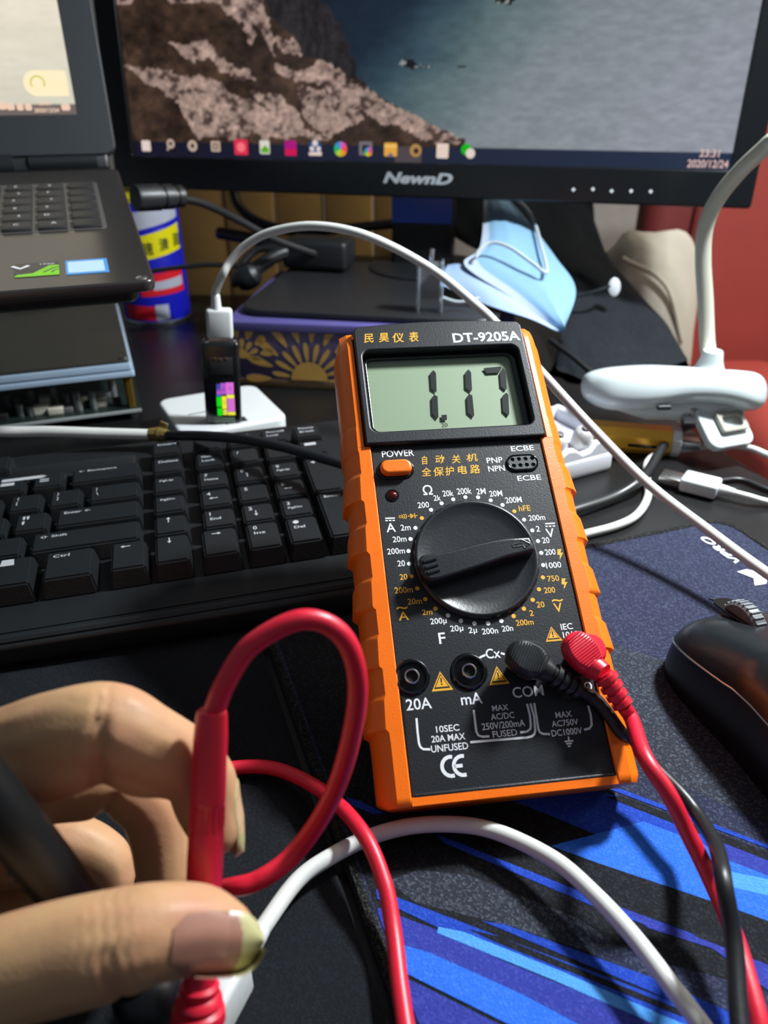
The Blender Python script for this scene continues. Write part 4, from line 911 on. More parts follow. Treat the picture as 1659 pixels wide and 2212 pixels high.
# the mended white-to-black cable lying across the back of the keyboard
t = thing('mended_cable', 'white cable mended with brown tape to a black cable, lying over the keyboard back', 'cable', T(*(-134.6,418.7,32)))
obj('white_cable', MB().tube([(-257.2,399.8,45.4), (-219.6,405.6,39.4), (-191.8,408.4,38.2), (-160.9,410.6,36.1), (-133.8,411.2,35)], 3.2, 12), m_wcable, t)
m_tape = mat('brown_tape', (104, 88, 44), 0.4, var=0.4, nscale=200)
obj('tape', MB().tube([(-136.5,411.3,35.2), (-130.3,411.2,35), (-124.1,408.9,35.1)], [3.5, 4.6, 3.2], 10), m_tape, t)
obj('tape_end', MB().box((0, 0, 0), (5, 1.2, 10), 0.4), m_tape, t, T(*(-129.3,413.5,37.2)) @ RY(25))
obj('black_cable', MB().tube([(-125.7,409.1,35.3), (-101,396.1,40.8), (-78,384.3,44.3), (-56.1,370.6,46.5), (-35.6,358.9,46.1), (-20.9,350.6,45.6), (0.1,346.4,40.4), (29.8,334.8,36)], 2.9, 12), m_bcable, t)

# ------------------------------------------------------------------ clear stand on the monitor foot
CFm = T(*(34.5,607.2,70.7)) @ RZ(-6)
m_clear = mat('clear_acrylic', (226, 232, 236), 0.06, var=0.0, trans=0.92, ior=1.46)
t = thing('clear_holder', 'small clear plastic clip stand on the front edge of the monitor foot', 'holder', T(*(33.7,582.3,55.1)) @ RZ(-6))
HF = T(*(33.6,580.3,55.6)) @ RZ(-6) @ T(0, 4, 0)
obj('base', MB().plate([rrect(-16, 0, 16, 30, 3)], 0, 2.4, 0.8), m_clear, t, HF)
obj('upright', MB().box((-8.6, 6, 22), (2.4, 12, 40), 0.8), m_clear, t, HF); obj('upright', MB().box((9, 6, 22), (2.4, 12, 40), 0.8), m_clear, t, HF)
obj('back_plate', MB().box((0.2, 11, 22), (17, 2, 36), 0.8), m_clear, t, HF)
obj('crossbar', MB().tube([(-8, 2, 38), (0, 0, 40), (9, 2, 38)], 1.3, 10), m_clear, t, HF)
obj('hook', MB().tube([(1, 4, 36), (1, 0, 44), (1.4, 3, 50)], 1.6, 10), m_clear, t, HF)

# ------------------------------------------------------------------ face mask
m_mask = mat('mask_blue', (120, 160, 190), 0.85, var=0.05, nscale=120, bump=0.25, bscale=1600)
m_maskw = mat('mask_white_binding', (168, 182, 200), 0.85, var=0.05)
m_maski = mat('mask_inner_white', (150, 174, 208), 0.85, var=0.06, bump=0.2, bscale=1200)
t = thing('face_mask', 'crumpled pale blue surgical face mask draped beside the monitor neck', 'face mask', T(*(111.9,653,70.4)))
def patch(left, right, nu, nv, bul, pleats=0, th=0.5):
    l = spline(left, nv // max(1, len(left) - 1)); r_ = spline(right, nv // max(1, len(right) - 1)); n_ = min(len(l), len(r_))
    vw = Vector((0, -0.87, 0.49)); vs = []
    for j in range(n_):
        for i in range(nu + 1):
            u = i / nu; p = l[j].lerp(r_[j], u)
            p = p + vw * (bul * math.sin(math.pi * u) + pleats * (abs(((u * 4.0) % 1) - 0.5) * 2 - 0.5)); vs.append(p)
    fs = [[j * (nu + 1) + i, j * (nu + 1) + i + 1, (j + 1) * (nu + 1) + i + 1, (j + 1) * (nu + 1) + i] for j in range(n_ - 1) for i in range(nu)]
    k = len(vs); mb = MB().add(vs + [p - vw * th for p in vs], fs + [[q + k for q in f[::-1]] for f in fs]); return mb
topL = [(91.2,752.4,124.2), (92.1,728.4,106.4), (85.5,704.7,90.8), (67.7,679.2,76.3)]
botR = [(110.6,751.5,122.8), (139.3,709.9,89.8), (163.4,662.5,56.7), (146.7,624.7,32.6)]
# upper leaf runs from its lower white hem (left) to the outer bulge (right)
hem = [(96.7,797.1,118), (81.5,676.7,92), (65.6,645.9,82.4), (98,607.1,66.5), (133.7,569.3,48.5)]
bul = [(116.6,798.3,116.1), (133.1,726.5,98.8), (144.9,671.7,83.1), (152.3,619.9,68.8), (134.9,571.8,48.9)]
ol = patch(hem, bul, 14, 40, 9, 1.2)
nf_ = len(ol.m) // 2
ol.m = [1 if (k % nf_) % 14 < 2 else 0 for k in range(len(ol.m))]
obj('outer_leaf', ol, [m_mask, m_maskw], t, I4, 60)
lo1 = [(43.6,638.9,69.9), (66.2,614.8,63.8), (88,584.1,62.4), (109.5,564.4,60), (133,569.2,48.2)]
lo2 = [(53.8,663.4,78.8), (66.2,651.7,80.4), (95.6,617.3,68.3), (114.2,591,58.4), (134.2,571.5,48.2)]
obj('inner_leaf', patch(lo1, lo2, 8, 30, 2.5), m_maski, t, I4, 60)
m_loop = mat('mask_ear_loop', (176, 186, 192), 0.8)
obj('ear_loop', MB().tube([(108.6,792.3,117.7), (125.8,770,114.8), (133.1,730.6,106), (131.1,665.3,92.2), (127.7,618.4,82.4), (116.7,623,88.5), (100.3,640.5,97.2), (87,648.6,99.3), (77.3,645.7,94.1), (74.3,642.7,88.9)], 1.45, 8), m_loop, t)
obj('ear_loop', MB().tube([(43.2,611.1,65.5), (56.3,604.9,62.7), (65.9,603.3,63.8), (74.4,606.4,65.2)], 1.3, 8), m_loop, t)

# ------------------------------------------------------------------ black jacket heaped at the back right corner
m_cloth = fabric('black_jacket_cloth', (26, 31, 36), (52, 60, 68), 700, 0.25, 0.3)
t = thing('black_jacket', 'black jacket heaped at the back right of the desk with a pale button', 'jacket', T(*(199.5,669.2,-2.4)))
rows = [((141.1,609.4,-6.6), (258.3,630.3,-14.3)), ((144.1,623.5,-2), (259.8,644.6,-9.3)), ((148,644,5.9), (262.7,665.4,-1.1)), ((153.2,667.6,15), (262.1,689.2,8.5)), ((159.3,691.6,24.9), (258.6,713.4,18.9)), ((162.2,724,37.7), (249.6,746.2,32.2)), ((157.2,773.6,48), (233.1,767.4,49.3)), ((101.3,830.4,59.2), (228.6,824.2,60.4)), ((63.6,880.2,74), (227,873.9,75)), ((59.6,916.1,92.7), (225.8,909.7,93.6)), ((60.5,941.8,113.8), (223.8,935.3,114.5)), ((63.8,963,131.1), (215.9,956.5,131.6))]
rings = []
for k, (a, b_) in enumerate(rows):
    a = Vector(a); b_ = Vector(b_); c = (a + b_) / 2; ax = (b_ - a) / 2; ring_ = []
    for j in range(40):
        an = 2 * math.pi * j / 40; dp = 34 + 14 * math.sin(k * 0.9)
        w1 = 4.5 * math.sin(3 * an + k * 0.8) + 3.0 * math.sin(7 * an - k * 1.3) + 2 * math.sin(11 * an + k * 2.1)
        p = c + ax * math.cos(an) * (1 + 0.012 * w1 * abs(math.cos(an))) + Vector((0, 1, 0)) * math.sin(an) * (dp + w1)
        ring_.append(p)
    rings.append(ring_)
rings2 = []
for j in range(40): 
    col_ = spline([r_[j] for r_ in rings], 4); rings2.append(col_)
rings2 = [[rings2[j][k] for j in range(40)] for k in range(len(rings2[0]))]
rings2 = [[Vector((p.x, p.y, max(p.z, 1.0))) for p in r_] for r_ in rings2]
obj('cloth', MB().loft(rings2), m_cloth, t, I4, 70)
obj('button', MB().lathe([(0, -1), (5.6, -0.6), (6, 0.6), (4.6, 1.6), (0, 1.8)], 20, sx=0.9, sy=1.35), mat('pale_button', (196, 200, 206), 0.3), t, T(*(204.7,693.8,53.3)) @ RX(70))
obj('seam', MB().tube([(138.1,627.4,25.2), (151.3,610,18.9), (164,592,11.4), (169,583,7.6)], 2.4, 8), m_bcable, t)
obj('seam', MB().tube([(170.2,681.7,48.1), (187.3,684.1,52.3), (201,694.2,54)], 1.6, 8), m_cloth, t)

# ------------------------------------------------------------------ things beyond the desk edge
m_beige = mat('beige_plush', (186, 178, 160), 0.9, var=0.15, nscale=30, bump=0.5, bscale=120)
PC = T(276, 828, -108)
t = thing('beige_cushion', 'rumpled beige cushion standing between the jacket and the red chair', 'cushion', PC @ T(0, 0, -190))
b = bmesh.new(); bmesh.ops.create_icosphere(b, subdivisions=4, radius=1)
for v in b.verts:
    d = v.co.normalized(); q = Vector((abs(d.x) ** 0.7 * math.copysign(1, d.x) * 64, d.y * 32, abs(d.z) ** 0.6 * math.copysign(1, d.z) * 188))
    q *= 1 + 0.025 * math.sin(5 * d.x + 3 * d.z) * math.cos(6 * d.y + 4 * d.z) + 0.015 * math.sin(11 * d.z + 9 * d.x)
    v.co = q
obj('cover', MB().bm(b, 0, PC), m_beige, t, I4, 80)
obj('front_seam', MB().tube([tuple(PC @ Vector((-36, -27, 165))), tuple(PC @ Vector((10, -33, 140))), tuple(PC @ Vector((40, -28, 80)))], 2.4, 8), m_beige, t)
m_redc = mat('red_upholstery', (160, 60, 50), 0.62, var=0.1, nscale=20, bump=0.2, bscale=300)
m_redd = mat('dark_red_upholstery', (118, 42, 40), 0.65, var=0.1)
t = thing('red_chair', 'red upholstered chair standing beyond the right edge of the desk', 'chair', T(520, 860, -750))
def slab(x0, x1, y0, y1, z0, z1, r_): return MB().box(((x0 + x1) / 2, (y0 + y1) / 2, (z0 + z1) / 2), (x1 - x0, y1 - y0, z1 - z0), r_, 5)
obj('backrest', slab(325, 800, 868, 990, -320, 205, 34), m_redc, t)
obj('side_wing', slab(283, 370, 872, 930, -320, 165, 22), m_redd, t)
obj('armrest', slab(345, 455, 600, 860, -320, -60, 34), m_redc, t)
obj('piping', MB().tube([(334, 869, -260), (334, 867, 90), (346, 867, 150), (366, 868, 176)], 5, 10), m_redd, t)
obj('seat', slab(200, 800, 560, 870, -430, -315, 30), m_redc, t)
for x, y in ((240, 590), (770, 590), (340, 950), (770, 950)): obj('leg', MB().box((x, y, -585), (40, 40, 330), 4), m_desk, t)

# ------------------------------------------------------------------ the clip lamp
m_lampw = mat('lamp_white', (190, 200, 200), 0.28, var=0.02, coat=0.3)
m_neck = mat('lamp_neck_ivory', (188, 188, 172), 0.4, var=0.05)
t = thing('clip_lamp', 'white clip-on desk lamp with an ivory gooseneck, clamped to the right desk edge', 'lamp', T(206, 470, 0))
def at_px(p): return Vector(p)
prof = [((128.6,476.4,42.6), (128.6,473.7,37.9), 4), ((131.9,479.3,47.8), (131.9,471,33.2), 12), ((141,479.2,51.6), (141,466.5,29.2), 19), ((155.3,478.1,53.8), (155.3,463.7,28.4), 22), ((169.9,477.5,54.7), (169.9,463.4,29.8), 23), ((184.8,477.2,54.2), (184.8,464.9,32.4), 23), ((199.7,476.7,53.4), (199.7,465.4,33.4), 23), ((214.6,476.1,52.3), (214.6,464.9,32.4), 22), ((229.9,476.7,51.2), (229.9,464,28.9), 20), ((239.9,477.7,49), (239.9,466.2,28.7), 15), ((246.2,477,43.6), (246.2,470.7,32.6), 7), ((247.7,475.2,40.5), (247.7,472.8,36.3), 3)]
rg = []
for a, b_, dp in prof:
    a = Vector(a); b_ = Vector(b_); c = (a + b_) / 2; hz = (a - b_) / 2
    ring_ = []
    for j in range(28):
        an = 2 * math.pi * j / 28; ca, sa = math.cos(an), math.sin(an)
        ring_.append(c + hz * math.copysign(abs(sa) ** 0.75, sa) + Vector((0, 0.87, -0.3)) * dp * math.copysign(abs(ca) ** 0.8, ca))
    rg.append(ring_)
cols = [spline([r_[j] for r_ in rg], 5) for j in range(28)]
rg = [[cols[j][k] for j in range(28)] for k in range(len(cols[0]))]
SH = obj('body_shell', MB().loft(rg), m_lampw, t, I4, 60)
NB = Vector((209.5,476.7,49.3))
obj('neck_socket', MB().lathe([(16, -4), (12, 0), (9, 4), (7.2, 9), (6.4, 14), (5.9, 15)], 28, M=T(*NB)), m_lampw, t)
obj('gooseneck', MB().tube([tuple(NB + Vector((0, 0, 8))), (210.1,489.4,65.6), (207.7,499.7,89.9), (204.1,507.8,114.4), (202.7,510.6,133.6), (205.5,507.5,150.4), (212.3,498.8,167.5), (219.6,486.5,182.3), (230.1,474.6,201.9), (290, 490, 330), (335, 500, 450), (362, 478, 548), (358, 462, 542)], 4.9, 14), m_neck, t)
HM = T(*LAMP_POS) @ along((0, 0, 0), Vector(LAMP_AIM) - Vector(LAMP_POS)).to_3x3().to_4x4()
obj('lamp_head', MB().lathe([(0, -22), (20, -21), (38, -14), (45, -5), (46, -3), (43, -2.2)], 40, M=T(0, 0, 0)), m_lampw, t, HM)
obj('diffuser', MB().lathe([(43, -2.4), (0, -2.4)], 40), m_emit, t, HM)
obj('switch', MB().box((0, 0, 0), (9, 3, 3), 1), m_dark, t, T(*(173.9,448,37.2)) @ RZ(4))
obj('lower_shell', MB().tube([(151.2,471.1,29.3), (170.9,466.8,29.7), (199.3,463,31.2), (229,462.2,29.7)], [3, 8, 9, 6], 14), m_lampw, t)
obj('jaw', MB().plate([rrect(-17, -16, 17, 16, 7)], -3, 3, 1.2), m_lampw, t, T(*(214.5,451.6,23.2)) @ RZ(20) @ RX(38))
obj('jaw_pad', MB().plate([rrect(-10, -7, 10, 7, 2), rrect(-7, -4, 7, 4, 2)], 0, 4.2, 0.4), mat('clear_grey_pad', (150, 148, 138), 0.3), t, T(*(218.4,451.4,24.9)) @ RZ(20) @ RX(38))
obj('hinge', MB().box((0, 0, 0), (12, 10, 12), 2), m_tin, t, T(*(198.5,459,28.1)) @ RZ(15))
obj('spring', MB().lathe([(3.4, -7), (3.6, 7)], 12, M=RY(90)), m_metal, t, T(*(196.3,453.4,26.3)))

# ------------------------------------------------------------------ white battery charger, gold stick, usb plugs and cords at the right
EF = T(143, 436, 0) @ RZ(28) @ Matrix.Diagonal((1, 1, 1.3, 1))
m_whitec = mat('charger_white', (226, 228, 234), 0.4, var=0.03)
t = thing('battery_charger', 'white battery charger tray half hidden behind the right side of the meter', 'charger', T(143, 436, 0) @ RZ(28) @ T(-36, 28, 0))
wave = [(0, 13), (-4, 14.5), (-9, 17), (-14, 16.6), (-18, 13), (-24, 12.4), (-30, 15.5), (-36, 16), (-42, 13), (-50, 13), (-58, 15.5), (-70, 16)]
obj('tray', MB().box((-36, 28, 5.5), (72, 58, 11), 2.5), m_whitec, t, EF)
obj('front_wall', MB().plate([[(0, 2)] + [(x, z) for x, z in wave] + [(-70, 2)]], -2.4, 2.4, 0.9), m_whitec, t, EF @ T(-1, 2, 0) @ RX(90))
obj('back_wall', MB().box((-36, 54.5, 12), (72, 5, 13), 1.8), m_whitec, t, EF)
obj('side_wall', MB().box((-1, 40, 12), (6, 34, 14), 2.0), m_whitec, t, EF)
obj('lid_flap', MB().plate([rrect(-62, 12, -6, 53, 3)], 11.5, 12.6, 0.3), mat('charger_inner_grey', (176, 176, 192), 0.5), t, EF)
for x in (-26, -46):
    obj('battery', MB().lathe([(0, 0), (5.6, 0), (6.6, 3), (6.6, 9), (5.4, 12), (3, 13.4), (0, 13.8)], 24), mat('battery_grey', (190, 188, 186), 0.35, 0.3) if x == -26 else MATS['battery_grey'], t, EF @ T(x + 8, 12, 9) @ RX(18))
    obj('contact', MB().lathe([(2.4, 13.2), (2.2, 14.6), (0, 14.8)], 14), m_dark, t, EF @ T(x + 8, 12, 9) @ RX(18))
GFm = T(*(157.6,466.4,8.7)) @ RZ(-12)
GFm.translation.z = 9
m_goldm = mat('gold_anodised', (236, 176, 58), 0.3, 0.4, var=0.06)
t = thing('gold_usb_stick', 'gold metal usb stick with a white end collar, behind the white charger', 'usb stick', GFm @ T(0, 0, -9))
oct_ = [(-9, -4), (-9, 4), (-5, 8.6), (5, 8.6), (9, 4), (9, -4), (5, -8.6), (-5, -8.6)]
obj('body', MB().plate([oct_], -30, 30, 0.4), m_goldm, t, GFm @ RY(90) @ RZ(90))
obj('collar', MB().plate([[(x * 1.04, y * 1.02) for x, y in oct_]], 30, 36, 1), m_white, t, GFm @ RY(90) @ RZ(90))
obj('usb_shell', MB().box((42, 0, 0), (12, 12, 4.8), 0.4), m_metal, t, GFm)
obj('slot', MB().box((12, -9.1, -1.5), (18, 0.6, 2.2), 0.2), m_gloss, t, GFm)
UF = T(*(180.9,396.4,6)) @ RZ(-42)
up_ = Vector((169.4,417.5,5)); ue = Vector((198.6,398.3,5)); dv = (ue - up_); yaw = math.degrees(math.atan2(dv.y, dv.x))
UF = T(*up_) @ RZ(yaw)
t = thing('loose_usb_plug', 'loose white usb plug with its metal end, on the desk at the right edge', 'usb plug', UF @ T(18, 0, -5))
obj('metal_shell', MB().box((5.5, 0, 0), (13, 12, 4.6), 0.5), m_metal, t, UF)
for y in (-2.4, 2.4): obj('latch_hole', MB().box((4, y, 2.32), (2, 1.6, 0.12)), m_dark, t, UF)
obj('body', MB().box((22, 0, 0.4), (21, 15.5, 8.4), 1.6), m_white, t, UF)
obj('strain_relief', MB().lathe([(3.2, 32), (3.0, 36), (2.4, 41), (2.2, 41)], 14), m_white, t, UF @ T(0, 0, 0.4) @ RY(90))
e_ = UF @ Vector((39, 0, 0.4)); e2 = UF @ Vector((50, 0, 0.2))
obj('cable', MB().tube([tuple(e_), tuple(e2), (221.1,388.4,3), (243.7,379.7,3)], 2.0, 10), m_wcable, t)
cable('white_loop_cable', 'white cable curling on the desk from behind the meter to the lamp', [(84.6,340.2,3), (105.2,351.4,3), (126.2,361.1,3), (141.3,373.3,3), (154.4,396.3,3), (162,425.7,3.4), (168.4,441.6,4), (183.7,458.3,4), (191.6,471.6,4)], 2.3, m_wcable, 12)
cable('white_side_cable', 'white cable running past the lamp clamp to the right edge of the photo', [(186,456.2,4), (202.6,457.6,5), (218.2,453.2,9), (230.9,442.4,12), (239.6,430.2,12), (260.8,418.8,10)], 2.1, m_wcable, 12)
cable('black_side_cable', 'black cable curving from the lamp clamp down behind the meter', [(215.3,482.8,14), (196.9,471.7,12), (179.3,451.1,9), (163.7,424.9,7), (150.8,405.1,7.6), (134.5,393.3,4), (109.6,377.9,4), (81,362.4,4)], 3.1, m_bcable, 12)
cable('thin_black_side_cable', 'thin black cable lying flat on the desk near the loose plug', [(201.2,415.9,2), (217.7,418.4,2), (228.6,405.1,2), (240.8,395.3,2)], 1.6, m_bcable, 10)

# ------------------------------------------------------------------ the mouse
QF = T(151, 205, 3) @ RZ(15)
m_mouse = mat('mouse_black_satin', (26, 29, 32), 0.26, var=0.06, bump=0.06, bscale=900, spec=0.55)
m_moused = mat('mouse_side_black', (14, 15, 16), 0.32, var=0.05)
t = thing('computer_mouse', 'black computer mouse with a grey scroll wheel at the right edge of the pad', 'mouse', QF)
def mouse_ring(y, k, z0, grow=0.0):
    """outline of the shell at station y, -58..58"""
    s_ = y / 58.0; wv = (30 - 3.2 * (1 - abs(s_)) ) * max(0.0, 1 - abs(s_) ** (5.5 if s_ > 0 else 3.2)) ** 0.5 + grow
    hv = (38 * max(0.02, 1 - (abs(s_ + 0.12) / 1.13) ** 2.6) ** 0.55) if s_ < 0.2 else (36.2 - (s_ - 0.2) * 18) * max(0.05, 1 - max(0, s_) ** 9) ** 0.5
    return wv, hv + grow
def shell(a0, a1, z_low, grow, ys_):
    rg_ = []
    for y in ys_:
        wv, hv = mouse_ring(y, 0, 0, grow); ring_ = []
        for j in range(25):
            an = math.pi * j / 24; ca, sa = math.cos(an), math.sin(an)
            ring_.append((wv * math.copysign(abs(ca) ** 0.62, ca), y, max(z_low, hv * abs(sa) ** 0.72)))
        rg_.append(ring_)
    return rg_
ysn = [-58 * math.cos(math.pi * k / 40) for k in range(41)]
ysn[0] += 0.02; ysn[-1] -= 0.02
obj('lower_body', MB().loft(shell(0, 1, 0.6, 0, ysn)), m_moused, t, QF, 50)
top_r = []
for y in ysn[1:-1]:
    wv, hv = mouse_ring(y, 0, 0, 0.9); ring_ = []; cut = 17 + 8 * (-y / 58.0) if y < 0 else 17 - 3 * y / 58
    for j in range(25):
        an = math.pi * (0.17 + 0.66 * j / 24); ca, sa = math.cos(an), math.sin(an)
        ring_.append((wv * math.copysign(abs(ca) ** 0.62, ca), y, hv * abs(sa) ** 0.72))
    top_r.append(ring_)
topm = MB(); nn = 25
vs = [p for r_ in top_r for p in r_]
topm.add(vs, [[i * nn + j, i * nn + j + 1, (i + 1) * nn + j + 1, (i + 1) * nn + j] for i in range(len(top_r) - 1) for j in range(nn - 1)])
obj('top_shell', topm, m_mouse, t, QF, 50)
for sd in (0, 24): obj('chrome_line', MB().tube([r_[sd] for r_ in top_r[6:34]], 0.45, 6, smooth=False), m_metal, t, QF)
_, hw_ = mouse_ring(36, 0, 0)
obj('wheel_slot', MB().plate([rrect(-4.6, -17, 4.6, 17, 4.4)], -0.4, 0.5, 0.2), m_gloss, t, QF @ T(0, 37, hw_ + 0.9) @ RX(-9))
m_whl = mat('wheel_grey_rubber', (92, 96, 100), 0.5)
wl = obj('scroll_wheel', MB().lathe([(0, -3), (10.5, -3), (11.5, -2), (11.5, 2), (10.5, 3), (0, 3)], 36, M=RY(90)), m_whl, t, QF @ T(0, 37, hw_ - 5.0))
for k in range(30):
    a = 2 * math.pi * k / 30
    obj('wheel_rib', MB().box((0, 11.5 * math.cos(a), 11.5 * math.sin(a)), (4.4, 0.9, 0.9), 0.2, 1), m_whl, wl, QF @ T(0, 37, hw_ - 5.0))
obj('button_gap', MB().box((0, 0, 0), (0.8, 8, 0.6)), m_gloss, t, QF @ T(0, 55, hw_ - 3.6) @ RX(-20))

# ------------------------------------------------------------------ test leads: plug, boot, cable and probe
def P_(xy, h): return MF @ Vector((xy[0], xy[1], h))
def plug(t, m_, jack, head, boot_a, boot_b, h0, h1):
    hx, hy = head; a = Vector((hx, hy, 9.0)); d = Vector((boot_b[0] - hx, boot_b[1] - hy, 0)); yaw = math.degrees(math.atan2(d.y, d.x))
    H = MF @ T(hx, hy, 0) @ RZ(yaw)
    body = MB().lathe([(0, 0.8), (5.2, 0.8), (5.5, 3), (5.5, 7.5), (4.6, 9.5), (0, 9.6)], 28, M=MF.inverted() @ MF @ T(jack[0], jack[1], 0))
    obj('barrel', body, m_, t, MF, 50)
    pts = []
    rings_ = []
    for k in range(13):
        z = 2.5 + 9.4 * k / 12; s_ = math.sin(math.pi * min(1, (k + 2.2) / 9.0) / 2) if k < 7 else (1 - ((k - 7) / 5.0) ** 3 * 0.22)
        rings_.append([((7.2 * math.copysign(abs(math.cos(q)) ** 0.8, math.cos(q)) - 0.6) * s_, 5.7 * s_ * math.copysign(abs(math.sin(q)) ** 0.85, math.sin(q)), z) for q in [2 * math.pi * j / 32 for j in range(32)]])
    obj('plug_head', MB().loft(rings_), m_, t, H, 50)
    rd = MB()
    for k in range(13):
        x = -6.2 + k * 0.86; hw = 4.4 * math.sqrt(max(0.05, 1 - ((x + 0.6) / 6.9) ** 2))
        rd.box((x, 0, 11.9), (0.42, 2 * hw, 0.5), 0.12, 1)
    obj('grip_ridges', rd, m_, t, H)['kind'] = 'stuff'
    A = P_(boot_a, h0); B = P_(boot_b, h1); S0 = P_((hx + d.normalized().x * 4, hy + d.normalized().y * 4), 7.5)
    obj('neck', MB().tube([tuple(S0), tuple(A.lerp(S0, 0.4)), tuple(A)], [4.4, 3.9, 3.4], 16, smooth=False), m_, t)
    F = along(A, B); L_ = (B - A).length
    bt = MB().lathe([(0, 0), (2.9, 0), (2.6, L_), (0, L_)], 18)
    for k in range(4):
        z = L_ * (0.08 + 0.25 * k); bt.lathe([(0, z), (3.9 - 0.18 * k, z), (3.9 - 0.18 * k, z + L_ * 0.14), (0, z + L_ * 0.14)], 18)
    obj('strain_relief', bt, m_, t, F)
    return B, (B - A).normalized()
RL = thing('red_test_lead', 'red test lead with cable loop and red probe held upright by the hand', 'test lead', T(*(-41.6,93.3,31.7)))
B_, dB = plug(RL, m_red, J[3], (27.82,-39.68), (32.69,-47.02), (37.75,-57.57), 10, 7.5)
rpts = [tuple(B_), tuple(B_ + dB * 5), (76.6,161.6,42), (81.1,151.8,38), (86.3,146,29), (91.7,136.3,20), (92.8,121,18), (91.3,102,16), (91,91.4,12), (110, 62, 8), (60, 40, 7), (8,84.3,9), (6.2,98.7,9),
        (4.2,114.1,9), (2.6,128.5,10), (-0.2,141.3,14), (-6.9,155.4,17), (-19.6,174,12), (-36.8,188.2,7), (-51.7,189.9,6), (-63,183.5,8.2), (-75,170.5,5.6), (-75,155.3,3.1), (-57.1,134.3,14.7), (-40.8,121.9,37.6), (-31.1,121.9,41.6), (-22.2,127.4,45.2), (-13.2,131.9,59.2), (-8,134.9,76.8), (-6.2,137.3,93.1), (-9.6,138.5,105.4), (-18.1,137.9,110.4), (-29.3,134.3,106.2), (-35.2,130.1,98.8), (-38.2,127.6,92.2)]
obj('cable', MB().tube(rpts, 2.42, 14), m_red, RL)
top_ = Vector((-38.5,128,92.9)); bot_ = Vector((-42,88.9,23.8))
HF_ = along(top_, bot_); LH = (bot_ - top_).length
prof = [(0, 0), (2.6, 0), (3.3, 0.5), (3.5, 1.6), (3.75, 6), (3.95, 20.0), (3.95, 20.6), (3.72, 21.0), (3.72, 26.5), (3.95, 27.2), (4.0, 34), (3.9, 50), (3.6, 59), (3.6, 61.0), (4.4, 61.8), (4.4, 62.8), (4.0, 63.4), (5.0, 64.2), (5.3, 65.4), (4.6, 66), (5.8, 67), (6.1, 69.5), (5.2, 71.5), (3.4, 73), (3.0, 76), (0, 76)]
hd = obj('probe_handle', MB().lathe(prof, 40), m_red, RL, HF_, 40)
for k in range(16):
    a = 2 * math.pi * k / 16
    obj('grip_rib', MB().box((3.74 * math.cos(a), 3.74 * math.sin(a), 23.8), (0.55, 0.55, 5.2), 0.2, 1), m_red, hd, HF_)
obj('probe_tip', MB().lathe([(0, 75), (1.0, 75), (1.0, 80), (0, 82)], 12), m_metal, RL, HF_)

BL = thing('black_test_lead', 'black test lead plugged in the common jack, its black probe lying across the palm', 'test lead', T(*P_(J[2], 0)))
B_, dB = plug(BL, mat('black_lead_rubber', (22, 24, 26), 0.42, bump=0.1, bscale=600), J[2], (9.25,-40.13), (16.34,-44.63), (25.34,-50.21), 7, 4)
m_bl = MATS['black_lead_rubber']
bpts = [tuple(B_), tuple(B_ + dB * 8), (76.7,182.3,31), (81.8,184.7,24), (86.9,180,20), (93.2,166.8,20), (95.8,158,20), (93.7,143.7,27), (89,131.3,35), (86.1,123.2,38), (85.8,111.9,31), (81.1,93.5,26), (74, 60, 20), (66, 20, 14), (30, 10, 6), (-80, 10, 5), (-150, 60, 30), (-118.8,119.1,105.6), (-98.3,112.2,109.6), (-86.6,108.2,108.7)]
obj('cable', MB().tube(bpts, 2.2, 14), m_bl, BL)
q0 = Vector((-86.6,108.2,108.7)); q1 = Vector((-56.2,103.2,24.8)); FQ = along(q0, q1); LQ = (q1 - q0).length
bp_ = [(0, 0), (3.6, 0), (4.8, 1.2), (5.6, 8), (5.9, 30), (5.4, LQ - 9), (5.4, LQ - 7), (7.2, LQ - 5), (8.4, LQ - 1), (8.4, LQ + 3), (6.6, LQ + 6), (5.2, LQ + 8), (0, LQ + 8)]
bh = obj('probe_handle', MB().lathe(bp_, 36), mat('black_probe_satin', (8, 12, 13), 0.4, var=0.05), BL, FQ, 40)
for k in range(3):
    for sd in (-0.45, 0.15):
        obj('grip_rib', MB().box((5.75 * math.cos(sd), 5.75 * math.sin(sd) , LQ * 0.42 + k * 2.6), (0.8, 1.4, 1.3), 0.35, 2), m_bl, bh, FQ @ RZ(-122))

# lower white usb cable with its plug under the thumb
wa = Vector((-35.2,128.4,8)); wb_ = Vector((-45.1,103.4,8)); WPF = along(wa, wb_)
t = thing('white_desk_cable', 'white usb cable arching over the mouse pad, its plug lying under the thumb', 'cable', T(*(-40,119.3,4)))
obj('plug_body', MB().box((0, 0, 19), (8.4, 15, 20), 2.0), m_white, t, WPF)
obj('metal_shell', MB().box((0, 0, 35), (4.6, 12, 13), 0.5), m_metal, t, WPF)
obj('strain_relief', MB().lathe([(2.8, -2), (3.4, 9), (0, 9.4)], 16), m_white, t, WPF)
obj('cable', MB().tube([tuple(wa), (-26,144.7,8), (-16.2,153.3,8), (-4.3,160.2,8), (7.4,163.2,9), (19.1,163.4,10), (30.6,161.3,11), (41.3,155.8,12), (51.9,146.4,14), (60,135.1,15), (67.1,123.5,15), (73,110.8,15), (78.2,99.4,15), (84.2,84.1,14)], 2.5, 14), m_wcable, t)

